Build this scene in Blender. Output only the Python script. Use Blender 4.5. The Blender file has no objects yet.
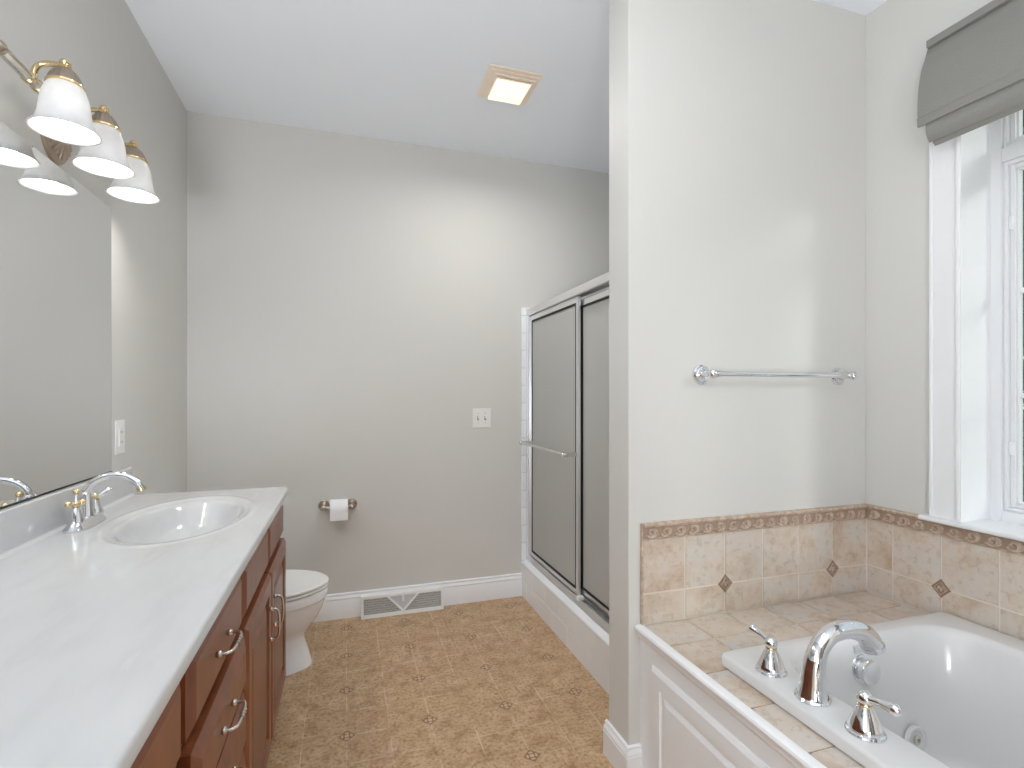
import bpy, bmesh, math, random
from mathutils import Vector, Matrix

random.seed(7)
SC = bpy.context.scene
COL = SC.collection
R = math.radians
PI = math.pi

# ------------------------------------------------------------------ camera
cam_d = bpy.data.cameras.new('camera')
cam = bpy.data.objects.new('camera', cam_d)
COL.objects.link(cam)
cam.location = (0, 0, 1.267)
cam.rotation_euler = (R(90), 0, R(-17.867))
cam_d.sensor_width = 36
cam_d.lens = 516.4 / 1024 * 36
cam_d.shift_y = 10.2 / 1024
cam_d.clip_start = 0.02
SC.camera = cam

# ------------------------------------------------------------------ colour management, world, lights
SC.view_settings.view_transform = 'Standard'
SC.view_settings.look = 'None'
SC.view_settings.gamma = 1
SC.view_settings.use_curve_mapping = False
SC.view_settings.exposure = 0.05

W = bpy.data.worlds.new('overcast_sky')
SC.world = W
W.use_nodes = True
W.node_tree.nodes['Background'].inputs['Color'].default_value = (0.86, 0.93, 1.0, 1)
W.node_tree.nodes['Background'].inputs['Strength'].default_value = 0.85


def lamp(name, kind, loc, energy, color=(1, 1, 1), **kw):
    d = bpy.data.lights.new(name, kind)
    d.energy = energy
    d.color = color
    for k, v in kw.items():
        setattr(d, k, v)
    o = bpy.data.objects.new(name, d)
    o.location = loc
    COL.objects.link(o)
    return o


sun = lamp('sun', 'SUN', (6, -8, 5), 1.0, (1.0, 0.97, 0.92), angle=R(13))
sun.rotation_euler = Vector((-1, 1.4, -0.657)).to_track_quat('-Z', 'Y').to_euler()
# fill lights added out of view to brighten the room, without fixtures
lamp('rear_fill', 'POINT', (-0.60, -2.4, 0.80), 92, (0.885, 0.945, 1.0), shadow_soft_size=0.25)  # added fill far behind the camera, evens out the walls
upfill = lamp('uplight_fill', 'AREA', (-0.50, -0.45, 0.95), 44, (0.885, 0.945, 1.0), shape='DISK', size=0.5)  # added upward fill that brightens the ceiling, no fixture stands here
upfill.rotation_euler = (PI, 0, 0)
lamp('overhead_fill', 'AREA', (0.40, 0.95, 2.70), 3.5, (0.96, 0.98, 1.0), shape='DISK', size=0.40)  # added fill above the frame for floor and low surfaces
SC.cycles.max_bounces = 16
SC.cycles.transparent_max_bounces = 32
SC.cycles.diffuse_bounces = 8

# ------------------------------------------------------------------ mesh builder


class MB:
    def __init__(self):
        self.v = []
        self.f = []
        self.wn = False

    def add(self, vs, fs):
        n = len(self.v)
        self.v += [tuple(p) for p in vs]
        self.f += [tuple(i + n for i in f) for f in fs]
        return self

    def box(self, x0, x1, y0, y1, z0, z1, bev=0.0, seg=2):
        if bev <= 0:
            vs = [(x, y, z) for x in (x0, x1) for y in (y0, y1) for z in (z0, z1)]
            return self.add(vs, [(0, 1, 3, 2), (4, 6, 7, 5), (0, 4, 5, 1), (2, 3, 7, 6), (0, 2, 6, 4), (1, 5, 7, 3)])
        self.wn = True
        bm = bmesh.new()
        bmesh.ops.create_cube(bm, size=1)
        for q in bm.verts:
            q.co = Vector(((x0 + x1) / 2 + q.co.x * (x1 - x0), (y0 + y1) / 2 + q.co.y * (y1 - y0), (z0 + z1) / 2 + q.co.z * (z1 - z0)))
        bmesh.ops.bevel(bm, geom=list(bm.edges), offset=bev, segments=seg, profile=0.5, affect='EDGES')
        bm.verts.index_update()
        self.add([q.co for q in bm.verts], [[q.index for q in f.verts] for f in bm.faces])
        bm.free()
        return self

    def loft(self, loops, cap0=True, cap1=True, closed=True):
        n = len(loops[0])
        vs = [p for l in loops for p in l]
        fs = []
        for i in range(len(loops) - 1):
            for j in range(n if closed else n - 1):
                k = (j + 1) % n
                fs.append((i * n + j, i * n + k, (i + 1) * n + k, (i + 1) * n + j))
        if cap0:
            fs.append(tuple(range(n))[::-1])
        if cap1:
            fs.append(tuple(range((len(loops) - 1) * n, len(loops) * n)))
        return self.add(vs, fs)

    def tube(self, pts, rad, n=12, caps=True, smooth=0):
        pts = [Vector(p) for p in pts]
        if not hasattr(rad, '__len__'):
            rad = [rad] * len(pts)
        if smooth:
            pts, rad = spline(pts, rad, smooth)
        t0 = (pts[1] - pts[0]).normalized()
        a = Vector((0, 0, 1)) if abs(t0.z) < 0.9 else Vector((1, 0, 0))
        u = t0.cross(a).normalized()
        loops = []
        for i, p in enumerate(pts):
            t = (pts[min(i + 1, len(pts) - 1)] - pts[max(i - 1, 0)]).normalized()
            u = (u - t * u.dot(t)).normalized()
            w = t.cross(u)
            loops.append([p + (u * math.cos(2 * PI * k / n) + w * math.sin(2 * PI * k / n)) * rad[i] for k in range(n)])
        return self.loft(loops, caps, caps)

    def lathe(self, o, axis, prof, n=28, caps=True, sq=(1, 1)):
        o = Vector(o)
        ax = Vector(axis).normalized()
        a = Vector((0, 0, 1)) if abs(ax.z) < 0.9 else Vector((0, 1, 0))
        u = ax.cross(a).normalized()
        w = ax.cross(u)
        loops = [[o + ax * h + (u * math.cos(2 * PI * k / n) * sq[0] + w * math.sin(2 * PI * k / n) * sq[1]) * max(r, 1e-4) for k in range(n)] for r, h in prof]
        return self.loft(loops, caps, caps)

    def ball(self, c, r, sc=(1, 1, 1), n=16, m=9):
        c = Vector(c)
        loops = []
        for i in range(m + 1):
            th = PI * (0.002 + 0.996 * i / m)
            loops.append([c + Vector((r * sc[0] * math.sin(th) * math.cos(2 * PI * k / n), r * sc[1] * math.sin(th) * math.sin(2 * PI * k / n), r * sc[2] * math.cos(th))) for k in range(n)])
        return self.loft(loops)

    def prism(self, poly, axis, a0, a1):
        """poly: 2-D outline. axis 'x': (y,z); 'y': (x,z); 'z': (x,y)"""
        def pt(p, a):
            return {'x': (a, p[0], p[1]), 'y': (p[0], a, p[1]), 'z': (p[0], p[1], a)}[axis]
        return self.loft([[pt(p, a0) for p in poly], [pt(p, a1) for p in poly]])

    def build(self, name, mat, parent=None, root=None, angle=35, recalc=True, flat=False):
        org = Vector(root.location) if root is not None else Vector((0, 0, 0))
        me = bpy.data.meshes.new(name)
        bm = bmesh.new()
        vs = [bm.verts.new(Vector(p) - org) for p in self.v]
        for f in self.f:
            try:
                bm.faces.new([vs[i] for i in f])
            except ValueError:
                pass
        if recalc:
            bmesh.ops.recalc_face_normals(bm, faces=bm.faces)
        bm.to_mesh(me)
        bm.free()
        if not flat:
            me.shade_smooth()
            me.set_sharp_from_angle(angle=R(angle))
        me.materials.append(mat)
        o = bpy.data.objects.new(name, me)
        COL.objects.link(o)
        if self.wn and not flat:
            md = o.modifiers.new('weighted_normals', 'WEIGHTED_NORMAL')
            md.keep_sharp = True
            md.weight = 100
        if parent is not None:
            o.parent = parent
        return o


def spline(pts, rad, k):
    """Catmull-Rom through pts with k steps per span"""
    P, Q = [], []
    n = len(pts)
    for i in range(n - 1):
        p0, p1, p2, p3 = pts[max(i - 1, 0)], pts[i], pts[i + 1], pts[min(i + 2, n - 1)]
        for s in range(k):
            t = s / k
            P.append(0.5 * ((2 * p1) + (p2 - p0) * t + (2 * p0 - 5 * p1 + 4 * p2 - p3) * t * t + (3 * p1 - p0 - 3 * p2 + p3) * t ** 3))
            Q.append(rad[i] + (rad[i + 1] - rad[i]) * t)
    P.append(pts[-1])
    Q.append(rad[-1])
    return P, Q


def thing(name, label, cat, loc=(0, 0, 0), group=None):
    o = bpy.data.objects.new(name, None)
    o.empty_display_size = 0.1
    o.location = loc
    COL.objects.link(o)
    o['label'] = label
    o['category'] = cat
    if group:
        o['group'] = group
    return o


def tag(o, label, cat, group=None):
    o['label'] = label
    o['category'] = cat
    if group:
        o['group'] = group
    return o


def struct(o):
    o['kind'] = 'structure'
    return o


# ------------------------------------------------------------------ materials
class NT:
    def __init__(self, name):
        self.m = bpy.data.materials.new(name)
        self.m.use_nodes = True
        self.t = self.m.node_tree
        self.b = self.t.nodes['Principled BSDF']

    def n(self, typ, **kw):
        q = self.t.nodes.new(typ)
        for k, v in kw.items():
            setattr(q, k, v)
        return q

    def l(self, a, b):
        self.t.links.new(a, b)

    def val(self, sock, v):
        if hasattr(v, 'is_output'):
            self.l(v, sock)
        else:
            sock.default_value = v

    def math(self, op, a, b=0.0, c=None):
        q = self.n('ShaderNodeMath', operation=op)
        self.val(q.inputs[0], a)
        self.val(q.inputs[1], b)
        if c is not None:
            self.val(q.inputs[2], c)
        return q.outputs[0]

    def mix(self, fac, a, b, mode='MIX'):
        q = self.n('ShaderNodeMix', data_type='RGBA', blend_type=mode)
        self.val(q.inputs[0], fac)
        for s, v in ((q.inputs[6], a), (q.inputs[7], b)):
            self.val(s, v if hasattr(v, 'is_output') else (*v, 1))
        return q.outputs[2]

    def pos(self):
        return self.n('ShaderNodeNewGeometry').outputs['Position']

    def noise(self, vec, scale, detail=4, rough=0.55, out='Fac'):
        q = self.n('ShaderNodeTexNoise')
        if vec is not None:
            self.l(vec, q.inputs['Vector'])
        q.inputs['Scale'].default_value = scale
        q.inputs['Detail'].default_value = detail
        q.inputs['Roughness'].default_value = rough
        return q.outputs[out]

    def ramp(self, fac, stops):
        q = self.n('ShaderNodeValToRGB')
        self.l(fac, q.inputs[0])
        e = q.color_ramp.elements
        while len(e) < len(stops):
            e.new(0.5)
        for i, (p, c) in enumerate(stops):
            e[i].position = p
            e[i].color = (*c, 1) if len(c) == 3 else c
        return q.outputs[0]

    def bump(self, h, strength=0.2, dist=0.01):
        q = self.n('ShaderNodeBump')
        q.inputs['Strength'].default_value = strength
        q.inputs['Distance'].default_value = dist
        self.l(h, q.inputs['Height'])
        self.l(q.outputs[0], self.b.inputs['Normal'])

    def set(self, **kw):
        for k, v in kw.items():
            s = self.b.inputs[k.replace('_', ' ')]
            if isinstance(v, tuple) and len(v) == 3:
                v = (*v, 1)
            self.val(s, v)
        return self


def s2l(r, g, b):
    f = lambda c: (c / 255 / 12.92) if c / 255 < 0.04045 else ((c / 255 + 0.055) / 1.055) ** 2.4
    return (f(r), f(g), f(b))


def plain(name, col, rough=0.5, metal=0.0, noise=0.0, nscale=30, bump=0.0, bscale=200, coat=0.0, spec=0.5):
    q = NT(name)
    q.set(Roughness=rough, Metallic=metal, Specular_IOR_Level=spec, Coat_Weight=coat)
    p = q.pos()
    if noise:
        f = q.noise(p, nscale, 3)
        d = tuple(c * (1 - noise) for c in col)
        u = tuple(min(1, c * (1 + noise)) for c in col)
        q.set(Base_Color=q.mix(f, d, u))
    else:
        q.set(Base_Color=col)
    if bump:
        q.bump(q.noise(p, bscale, 2), bump, 0.002)
    return q.m


M = {}
M['wall'] = plain('wall_paint', s2l(213, 212, 208), 0.6, noise=0.01, nscale=3, bump=0.06, bscale=260, spec=0.3)
M['ceiling'] = plain('ceiling_paint', s2l(244, 248, 255), 0.7, bump=0.05, bscale=300, spec=0.2)
M['trim'] = plain('white_trim_paint', s2l(238, 239, 241), 0.35, noise=0.01)
M['vinyl'] = plain('white_window_vinyl', s2l(232, 233, 235), 0.4, noise=0.01)
M['porcelain'] = plain('white_porcelain', s2l(247, 249, 252), 0.12, coat=0.4, noise=0.005)
M['acrylic'] = plain('white_acrylic', s2l(222, 222, 222), 0.16, coat=0.3, noise=0.005)
M['plastic'] = plain('white_plastic', s2l(238, 238, 236), 0.4, noise=0.01)
M['chrome'] = plain('chrome', (0.80, 0.81, 0.83), 0.06, 1.0, noise=0.02)
M['nickel'] = plain('satin_nickel', (0.66, 0.63, 0.58), 0.25, 1.0, noise=0.04)
M['brass'] = plain('polished_brass', (0.78, 0.62, 0.36), 0.14, 1.0, noise=0.05)
M['antique'] = plain('antique_bronze_brass', (0.42, 0.34, 0.27), 0.32, 1.0, noise=0.12, nscale=60)
M['aluminium'] = plain('brushed_aluminium', (0.78, 0.78, 0.79), 0.30, 1.0, noise=0.03)
M['rubber'] = plain('black_gasket', (0.012, 0.012, 0.012), 0.6, noise=0.1)
M['dark'] = plain('dark_slot', (0.03, 0.03, 0.03), 0.8, noise=0.1)
M['mirror'] = plain('mirror_silver', (0.81, 0.82, 0.82), 0.015, 1.0, noise=0.002)
M['paper'] = plain('tissue_paper', s2l(243, 243, 245), 0.9, bump=0.1, bscale=500)
M['card'] = plain('cardboard', s2l(170, 145, 115), 0.9, noise=0.05)
M['whitetile'] = plain('white_ceramic_tile', s2l(242, 245, 248), 0.15, noise=0.01)
M['whitegrout'] = plain('white_grout', s2l(222, 222, 221), 0.8, noise=0.03)
M['grout'] = plain('beige_grout', s2l(222, 212, 200), 0.85, noise=0.06, nscale=90)
M['steelmesh'] = plain('grey_register_metal', s2l(200, 201, 203), 0.4, noise=0.04)
M['bark'] = plain('tree_bark', s2l(90, 72, 58), 0.9, noise=0.3, nscale=12)
M['lawn'] = plain('lawn_grass', s2l(80, 110, 60), 0.95, noise=0.3, nscale=5)
M['doorwood'] = plain('dark_stained_door', s2l(70, 48, 36), 0.4, noise=0.2, nscale=8)
M['halldark'] = plain('hall_wall_paint', s2l(120, 112, 104), 0.6, noise=0.02)


def mat_leaf():
    q = NT('evergreen_leaves')
    rnd = q.n('ShaderNodeNewGeometry').outputs['Random Per Island']
    q.set(Base_Color=q.ramp(rnd, [(0, s2l(38, 84, 66)), (0.5, s2l(62, 116, 84)), (1, s2l(110, 152, 112))]), Roughness=0.7)
    return q.m


M['leaf'] = mat_leaf()


def mat_wood():
    q = NT('cherry_stained_maple')
    p = q.pos()
    mp = q.n('ShaderNodeMapping')
    q.l(p, mp.inputs[0])
    mp.inputs['Scale'].default_value = (9, 9, 1.0)
    a = q.noise(mp.outputs[0], 3.0, 5, 0.6)
    b = q.noise(p, 5.0, 2)
    c = q.ramp(a, [(0.3, s2l(110, 59, 32)), (0.55, s2l(134, 75, 42)), (0.8, s2l(152, 89, 54))])
    c = q.mix(q.math('MULTIPLY', b, 0.35), c, s2l(98, 52, 34))
    q.set(Base_Color=c, Roughness=0.33, Coat_Weight=0.2, Coat_Roughness=0.2)
    q.bump(a, 0.04, 0.002)
    return q.m


M['wood'] = mat_wood()


def mat_marble():
    q = NT('cultured_marble')
    p = q.pos()
    mp = q.n('ShaderNodeMapping')
    q.l(p, mp.inputs[0])
    mp.inputs['Scale'].default_value = (6, 1.6, 3)
    mp.inputs['Rotation'].default_value = (0, 0, 0.35)
    a = q.noise(mp.outputs[0], 2.6, 5, 0.55)
    q.set(Base_Color=q.ramp(a, [(0.3, s2l(208, 209, 210)), (0.5, s2l(205, 206, 207)), (0.62, s2l(201, 202, 203)), (0.72, s2l(208, 209, 210))]),
          Roughness=0.13, Coat_Weight=0.4, Coat_Roughness=0.08)
    return q.m


M['marble'] = mat_marble()


def mat_tile(name, rough=0.4):
    q = NT(name)
    g = q.n('ShaderNodeNewGeometry')
    rnd = g.outputs['Random Per Island']
    off = q.n('ShaderNodeVectorMath', operation='SCALE')
    off.inputs[0].default_value = (17, 31, 23)
    q.l(rnd, off.inputs['Scale'])
    ad = q.n('ShaderNodeVectorMath', operation='ADD')
    q.l(g.outputs['Position'], ad.inputs[0])
    q.l(off.outputs[0], ad.inputs[1])
    a = q.noise(ad.outputs[0], 9, 6, 0.62)
    b = q.noise(ad.outputs[0], 42, 5, 0.6)
    c1 = q.ramp(a, [(0.28, s2l(184, 158, 134)), (0.42, s2l(200, 181, 162)), (0.56, s2l(211, 198, 184)), (0.72, s2l(200, 195, 188))])
    c2 = q.ramp(a, [(0.28, s2l(188, 168, 148)), (0.46, s2l(204, 192, 180)), (0.66, s2l(200, 198, 194))])
    c = q.mix(rnd, c1, c2)
    c = q.mix(q.math('MULTIPLY', q.math('GREATER_THAN', b, 0.58), 0.30), c, s2l(164, 140, 120))
    c = q.mix(q.math('MULTIPLY', q.math('LESS_THAN', b, 0.41), 0.22), c, s2l(222, 208, 190))
    q.set(Base_Color=c, Roughness=rough)
    q.bump(b, 0.12, 0.003)
    return q.m


M['tile'] = mat_tile('tumbled_beige_tile')


def mat_relief():
    q = NT('carved_brown_listello')
    p = q.pos()
    a = q.noise(p, 60, 4)
    q.set(Base_Color=q.ramp(a, [(0.3, s2l(166, 142, 122)), (0.5, s2l(188, 166, 148)), (0.7, s2l(206, 190, 174))]), Roughness=0.5)
    return q.m


M['relief'] = mat_relief()
M['inset'] = plain('dark_carved_insert', s2l(150, 124, 105), 0.6, noise=0.15, nscale=90)
M['reliefdark'] = plain('listello_background', s2l(166, 143, 125), 0.6, noise=0.12, nscale=60)


def mat_floor():
    q = NT('tan_vinyl_tile_floor')
    p = q.pos()
    sep = q.n('ShaderNodeSeparateXYZ')
    q.l(p, sep.inputs[0])
    X, Y = sep.outputs[0], sep.outputs[1]
    pit = 0.1543
    wx = q.math('MULTIPLY', q.math('SUBTRACT', q.noise(p, 25, 2), 0.5), 0.004)
    u = q.math('DIVIDE', q.math('ADD', q.math('SUBTRACT', X, 0.0045 - 30 * pit), wx), pit)
    v = q.math('DIVIDE', q.math('ADD', q.math('SUBTRACT', Y, 2.010 - 30 * pit), wx), pit)
    fu, fv = q.math('FRACT', u), q.math('FRACT', v)
    du = q.math('SUBTRACT', 0.5, q.math('ABSOLUTE', q.math('SUBTRACT', fu, 0.5)))
    dv = q.math('SUBTRACT', 0.5, q.math('ABSOLUTE', q.math('SUBTRACT', fv, 0.5)))
    gr = q.math('LESS_THAN', q.math('MINIMUM', du, dv), 0.014)
    cell = q.n('ShaderNodeCombineXYZ')
    q.l(q.math('FLOOR', u), cell.inputs[0])
    q.l(q.math('FLOOR', v), cell.inputs[1])
    wn = q.n('ShaderNodeTexWhiteNoise', noise_dimensions='3D')
    q.l(cell.outputs[0], wn.inputs[0])
    a = q.noise(p, 14, 7, 0.68)
    b = q.noise(p, 75, 5, 0.65)
    d = q.noise(p, 4, 3, 0.5)
    c = q.ramp(a, [(0.32, s2l(152, 118, 84)), (0.47, s2l(192, 160, 124)), (0.58, s2l(204, 174, 139)), (0.70, s2l(222, 196, 165))])
    c = q.mix(q.math('MULTIPLY', wn.outputs[0], 0.35), c, s2l(182, 148, 114))
    c = q.mix(q.math('MULTIPLY', d, 0.25), c, s2l(176, 142, 108))
    spk = q.ramp(b, [(0.52, (0, 0, 0)), (0.64, (1, 1, 1))])
    c = q.mix(q.math('MULTIPLY', spk, 0.8), c, s2l(134, 102, 75))
    lsp = q.ramp(b, [(0.34, (1, 1, 1)), (0.46, (0, 0, 0))])
    c = q.mix(q.math('MULTIPLY', lsp, 0.5), c, s2l(218, 192, 162))
    gn = q.math('MULTIPLY', gr, q.math('MULTIPLY', q.ramp(q.noise(p, 7, 3), [(0.38, (0, 0, 0)), (0.62, (1, 1, 1))]), 0.75))
    c = q.mix(gn, c, s2l(222, 200, 172))
    # inserts: small diamonds at every second crossing
    u2, v2 = q.math('DIVIDE', u, 2.0), q.math('DIVIDE', v, 2.0)
    eu = q.math('ABSOLUTE', q.math('SUBTRACT', q.math('FRACT', q.math('ADD', u2, 0.5)), 0.5))
    ev = q.math('ABSOLUTE', q.math('SUBTRACT', q.math('FRACT', q.math('ADD', v2, 0.5)), 0.5))
    dd = q.math('ADD', eu, ev)
    ins = q.math('LESS_THAN', dd, 0.105)
    core = q.math('LESS_THAN', dd, 0.088)
    mot = q.math('ADD', q.math('SINE', q.math('MULTIPLY', eu, 150.0)), q.math('SINE', q.math('MULTIPLY', ev, 150.0)))
    ic = q.mix(q.math('GREATER_THAN', mot, 0.25), s2l(120, 88, 62), s2l(205, 182, 152))
    ic = q.mix(core, s2l(116, 84, 58), ic)
    c = q.mix(q.math('MULTIPLY', ins, 0.75), c, ic)
    q.set(Base_Color=c, Roughness=0.38, Specular_IOR_Level=0.4)
    h = q.math('SUBTRACT', q.math('MULTIPLY', b, 0.4), q.math('MULTIPLY', gr, 0.5))
    q.bump(h, 0.12, 0.003)
    return q.m


M['floor'] = mat_floor()


def mat_emit(name, col, s):
    q = NT(name)
    q.set(Base_Color=col, Roughness=0.4, Emission_Color=col, Emission_Strength=s)
    return q.m


M['bulb'] = mat_emit('lamp_bulb', (1.0, 0.98, 0.95), 140.0)


def mat_diffuser():
    q = NT('lit_frosted_lens')
    p = q.pos()
    f = q.noise(p, 10, 2)
    c = q.mix(f, (1.0, 0.80, 0.50), (1.0, 0.94, 0.76))
    q.set(Base_Color=c, Roughness=0.5, Emission_Color=c, Emission_Strength=0.95)
    return q.m


M['diffuser'] = mat_diffuser()


def mat_shade_glass():
    q = NT('alabaster_glass')
    t = q.t
    out = t.nodes['Material Output']
    dif = q.n('ShaderNodeBsdfDiffuse')
    tra = q.n('ShaderNodeBsdfTranslucent')
    glo = q.n('ShaderNodeBsdfGlossy')
    glo.inputs['Roughness'].default_value = 0.15
    p = q.pos()
    c = q.mix(q.noise(p, 22, 4), (0.62, 0.62, 0.62), (0.78, 0.78, 0.78))
    q.l(c, dif.inputs[0])
    q.l(c, tra.inputs[0])
    m1 = q.n('ShaderNodeMixShader')
    m1.inputs[0].default_value = 0.125
    q.l(dif.outputs[0], m1.inputs[1])
    q.l(tra.outputs[0], m1.inputs[2])
    m2 = q.n('ShaderNodeMixShader')
    m2.inputs[0].default_value = 0.06
    q.l(m1.outputs[0], m2.inputs[1])
    q.l(glo.outputs[0], m2.inputs[2])
    q.l(m2.outputs[0], out.inputs[0])
    return q.m


M['shadeglass'] = mat_shade_glass()


def mat_pane():
    q = NT('window_glass')
    out = q.t.nodes['Material Output']
    tr = q.n('ShaderNodeBsdfTransparent')
    tr.inputs[0].default_value = (0.93, 0.96, 0.95, 1)
    gl = q.n('ShaderNodeBsdfGlossy')
    gl.inputs['Roughness'].default_value = 0.02
    m = q.n('ShaderNodeMixShader')
    m.inputs[0].default_value = 0.05
    q.l(tr.outputs[0], m.inputs[1])
    q.l(gl.outputs[0], m.inputs[2])
    q.l(m.outputs[0], out.inputs[0])
    return q.m


M['pane'] = mat_pane()


def mat_frost():
    q = NT('obscure_shower_glass')
    out = q.t.nodes['Material Output']
    p = q.pos()
    n = q.noise(p, 240, 2)
    tl = q.n('ShaderNodeBsdfTranslucent')
    tl.inputs[0].default_value = (0.80, 0.80, 0.78, 1)
    df = q.n('ShaderNodeBsdfDiffuse')
    df.inputs[0].default_value = (0.70, 0.70, 0.675, 1)
    gl = q.n('ShaderNodeBsdfGlossy')
    gl.inputs['Roughness'].default_value = 0.28
    bp = q.n('ShaderNodeBump')
    bp.inputs['Strength'].default_value = 0.15
    bp.inputs['Distance'].default_value = 0.002
    q.l(n, bp.inputs['Height'])
    q.l(bp.outputs[0], gl.inputs['Normal'])
    m1 = q.n('ShaderNodeMixShader')
    m1.inputs[0].default_value = 0.4
    q.l(df.outputs[0], m1.inputs[1])
    q.l(tl.outputs[0], m1.inputs[2])
    m2 = q.n('ShaderNodeMixShader')
    m2.inputs[0].default_value = 0.08
    q.l(m1.outputs[0], m2.inputs[1])
    q.l(gl.outputs[0], m2.inputs[2])
    q.l(m2.outputs[0], out.inputs[0])
    return q.m


M['frost'] = mat_frost()


def mat_fabric():
    q = NT('grey_linen')
    p = q.pos()
    w = q.n('ShaderNodeTexWave')
    q.l(p, w.inputs[0])
    w.inputs['Scale'].default_value = 160
    w.inputs['Distortion'].default_value = 1.5
    a = q.noise(p, 350, 2)
    c = q.mix(a, s2l(132, 131, 127), s2l(152, 151, 147))
    q.set(Base_Color=c, Roughness=0.95, Specular_IOR_Level=0.1)
    q.bump(w.outputs[1], 0.08, 0.001)
    return q.m


M['fabric'] = mat_fabric()

# ------------------------------------------------------------------ room dimensions
XL, XR, YF, YBK, ZC = -0.787, 1.932, 3.082, -3.2, 2.743
YW = 1.493          # face of the partition at the tub
YW2 = 1.626         # its shower side
XW = 0.882          # its free end
T = 0.13

struct(MB().box(XL - T, XR + T, YBK - 1.6, YF + T, -0.1, 0).build('floor', M['floor'], flat=True))
struct(MB().box(XL - T, XR + T, YBK - 1.6, YF + T, ZC, ZC + 0.1).build('ceiling', M['ceiling'], flat=True))
struct(MB().box(XL - T, XL, YBK, YF + T, 0, ZC).build('wall_left', M['wall'], flat=True))
struct(MB().box(XL, XR, YF, YF + T, 0, ZC).build('wall_far', M['wall'], flat=True))
struct(MB().box(XW, XR, YW, YW2, 0, ZC, 0.004, 2).build('wall_tub_partition', M['wall']))
# right wall with the window opening
WY0, WY1, WZ0, WZ1 = -0.22, 1.161, 0.848, 2.34
mb = MB()
mb.box(XR, XR + T, WY1, YF + T, 0, ZC)
mb.box(XR, XR + T, YBK, WY0, 0, ZC)
mb.box(XR, XR + T, WY0, WY1, 0, WZ0 - 0.022)
mb.box(XR, XR + T, WY0, WY1, WZ1, ZC)
struct(mb.build('wall_right', M['wall'], flat=True))
# back wall with an open doorway to the hall
mb = MB()
mb.box(XL, -0.35, YBK - T, YBK, 0, ZC)
mb.box(0.55, XR, YBK - T, YBK, 0, ZC)
mb.box(-0.35, 0.55, YBK - T, YBK, 2.08, ZC)
struct(mb.build('wall_back', M['halldark'], flat=True))
mb = MB()
mb.box(XL - T, XL, YBK - 1.6, YBK, 0, ZC)
mb.box(XR, XR + T, YBK - 1.6, YBK, 0, ZC)
mb.box(XL - T, XR + T, YBK - 1.7, YBK - 1.6, 0, ZC)
struct(mb.build('wall_hall', M['halldark'], flat=True))
mb = MB()
for a in (-0.44, 0.55):
    mb.box(a, a + 0.09, YBK, YBK + 0.018, 0, 2.17)
mb.box(-0.35, 0.55, YBK, YBK + 0.018, 2.08, 2.17)
struct(mb.build('trim_1', M['trim']))

# ------------------------------------------------------------------ baseboards
BP = [(0, 0), (0.016, 0), (0.016, 0.100), (0.0135, 0.104), (0.0135, 0.108), (0.0155, 0.112), (0.011, 0.122), (0.0065, 0.127), (0.0095, 0.131), (0.0085, 0.137), (0.004, 0.141), (0, 0.141)]
struct(MB().prism([(YF - a, z) for a, z in BP], 'x', XL, 1.055).build('baseboard_far', M['trim']))
struct(MB().prism([(XL + a, z) for a, z in BP], 'y', 2.292, YF - 0.016).build('baseboard_left', M['trim']))
# round the free end of the partition: mitred loop
loops = []
for a, z in BP:
    z *= 0.83
    loops.append([(0.9245, YW - a, z), (XW - a, YW - a, z), (XW - a, YW2 + 0.012, z)])
mb = MB()
n = len(BP)
vs = [loops[i][j] for j in range(3) for i in range(n)]
fs = []
for j in range(2):
    for i in range(n):
        k = (i + 1) % n
        fs.append((j * n + i, j * n + k, (j + 1) * n + k, (j + 1) * n + i))
fs.append(tuple(range(n)))
fs.append(tuple(range(2 * n, 3 * n)))
struct(mb.add(vs, fs).build('baseboard_partition', M['trim']))

# ------------------------------------------------------------------ window
win = bpy.data.objects.new('window_1', None)
COL.objects.link(win)
win.location = (XR, WY1, WZ0)
win['kind'] = 'structure'
XJ = 2.057
mb = MB()
# casing on the wall: flat board with a raised outer and inner bead
for (a, b) in ((WY1 - 0.004, WY1 + 0.092), (WY0 - 0.092, WY0 + 0.004)):
    mb.box(XR - 0.014, XR, a, b, WZ0, WZ1 + 0.09, 0.002)
mb.box(XR - 0.022, XR, WY1 - 0.004, WY1 + 0.012, WZ0, WZ1 + 0.09, 0.005, 3)
mb.box(XR - 0.018, XR, WY1 + 0.082, WY1 + 0.094, WZ0, WZ1 + 0.09, 0.004, 3)
mb.box(XR - 0.014, XR, WY0, WY1, WZ1, WZ1 + 0.09, 0.002)
mb.build('window_casing', M['trim'], win, win)
mb = MB()
mb.box(XR - 0.020, XJ, WY1 - 0.0065, WY1 + 0.008, WZ0, WZ1)
mb.box(XR - 0.020, XJ, WY0 - 0.008, WY0 + 0.0065, WZ0, WZ1)
mb.box(XR - 0.020, XJ, WY0, WY1, WZ1 - 0.0065, WZ1 + 0.008)
mb.build('jamb_liner', M['trim'], win, win)
mb = MB().box(1.894, XJ + 0.02, WY0 - 0.12, 1.279, WZ0 - 0.0155, WZ0 + 0.001, 0.006, 3)
mb.build('window_sill', M['trim'], win, win)
# vinyl frame: perimeter, transom bar and mullion; sashes with glazing beads
YM = 0.47
ZT = 2.03


def ring(mb, y0, y1, z0, z1, w, xa, xb, bev=0.002):
    mb.box(xa, xb, y0, y0 + w, z0, z1, bev)
    mb.box(xa, xb, y1 - w, y1, z0, z1, bev)
    mb.box(xa, xb, y0 + w, y1 - w, z0, z0 + w, bev)
    mb.box(xa, xb, y0 + w, y1 - w, z1 - w, z1, bev)


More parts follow.
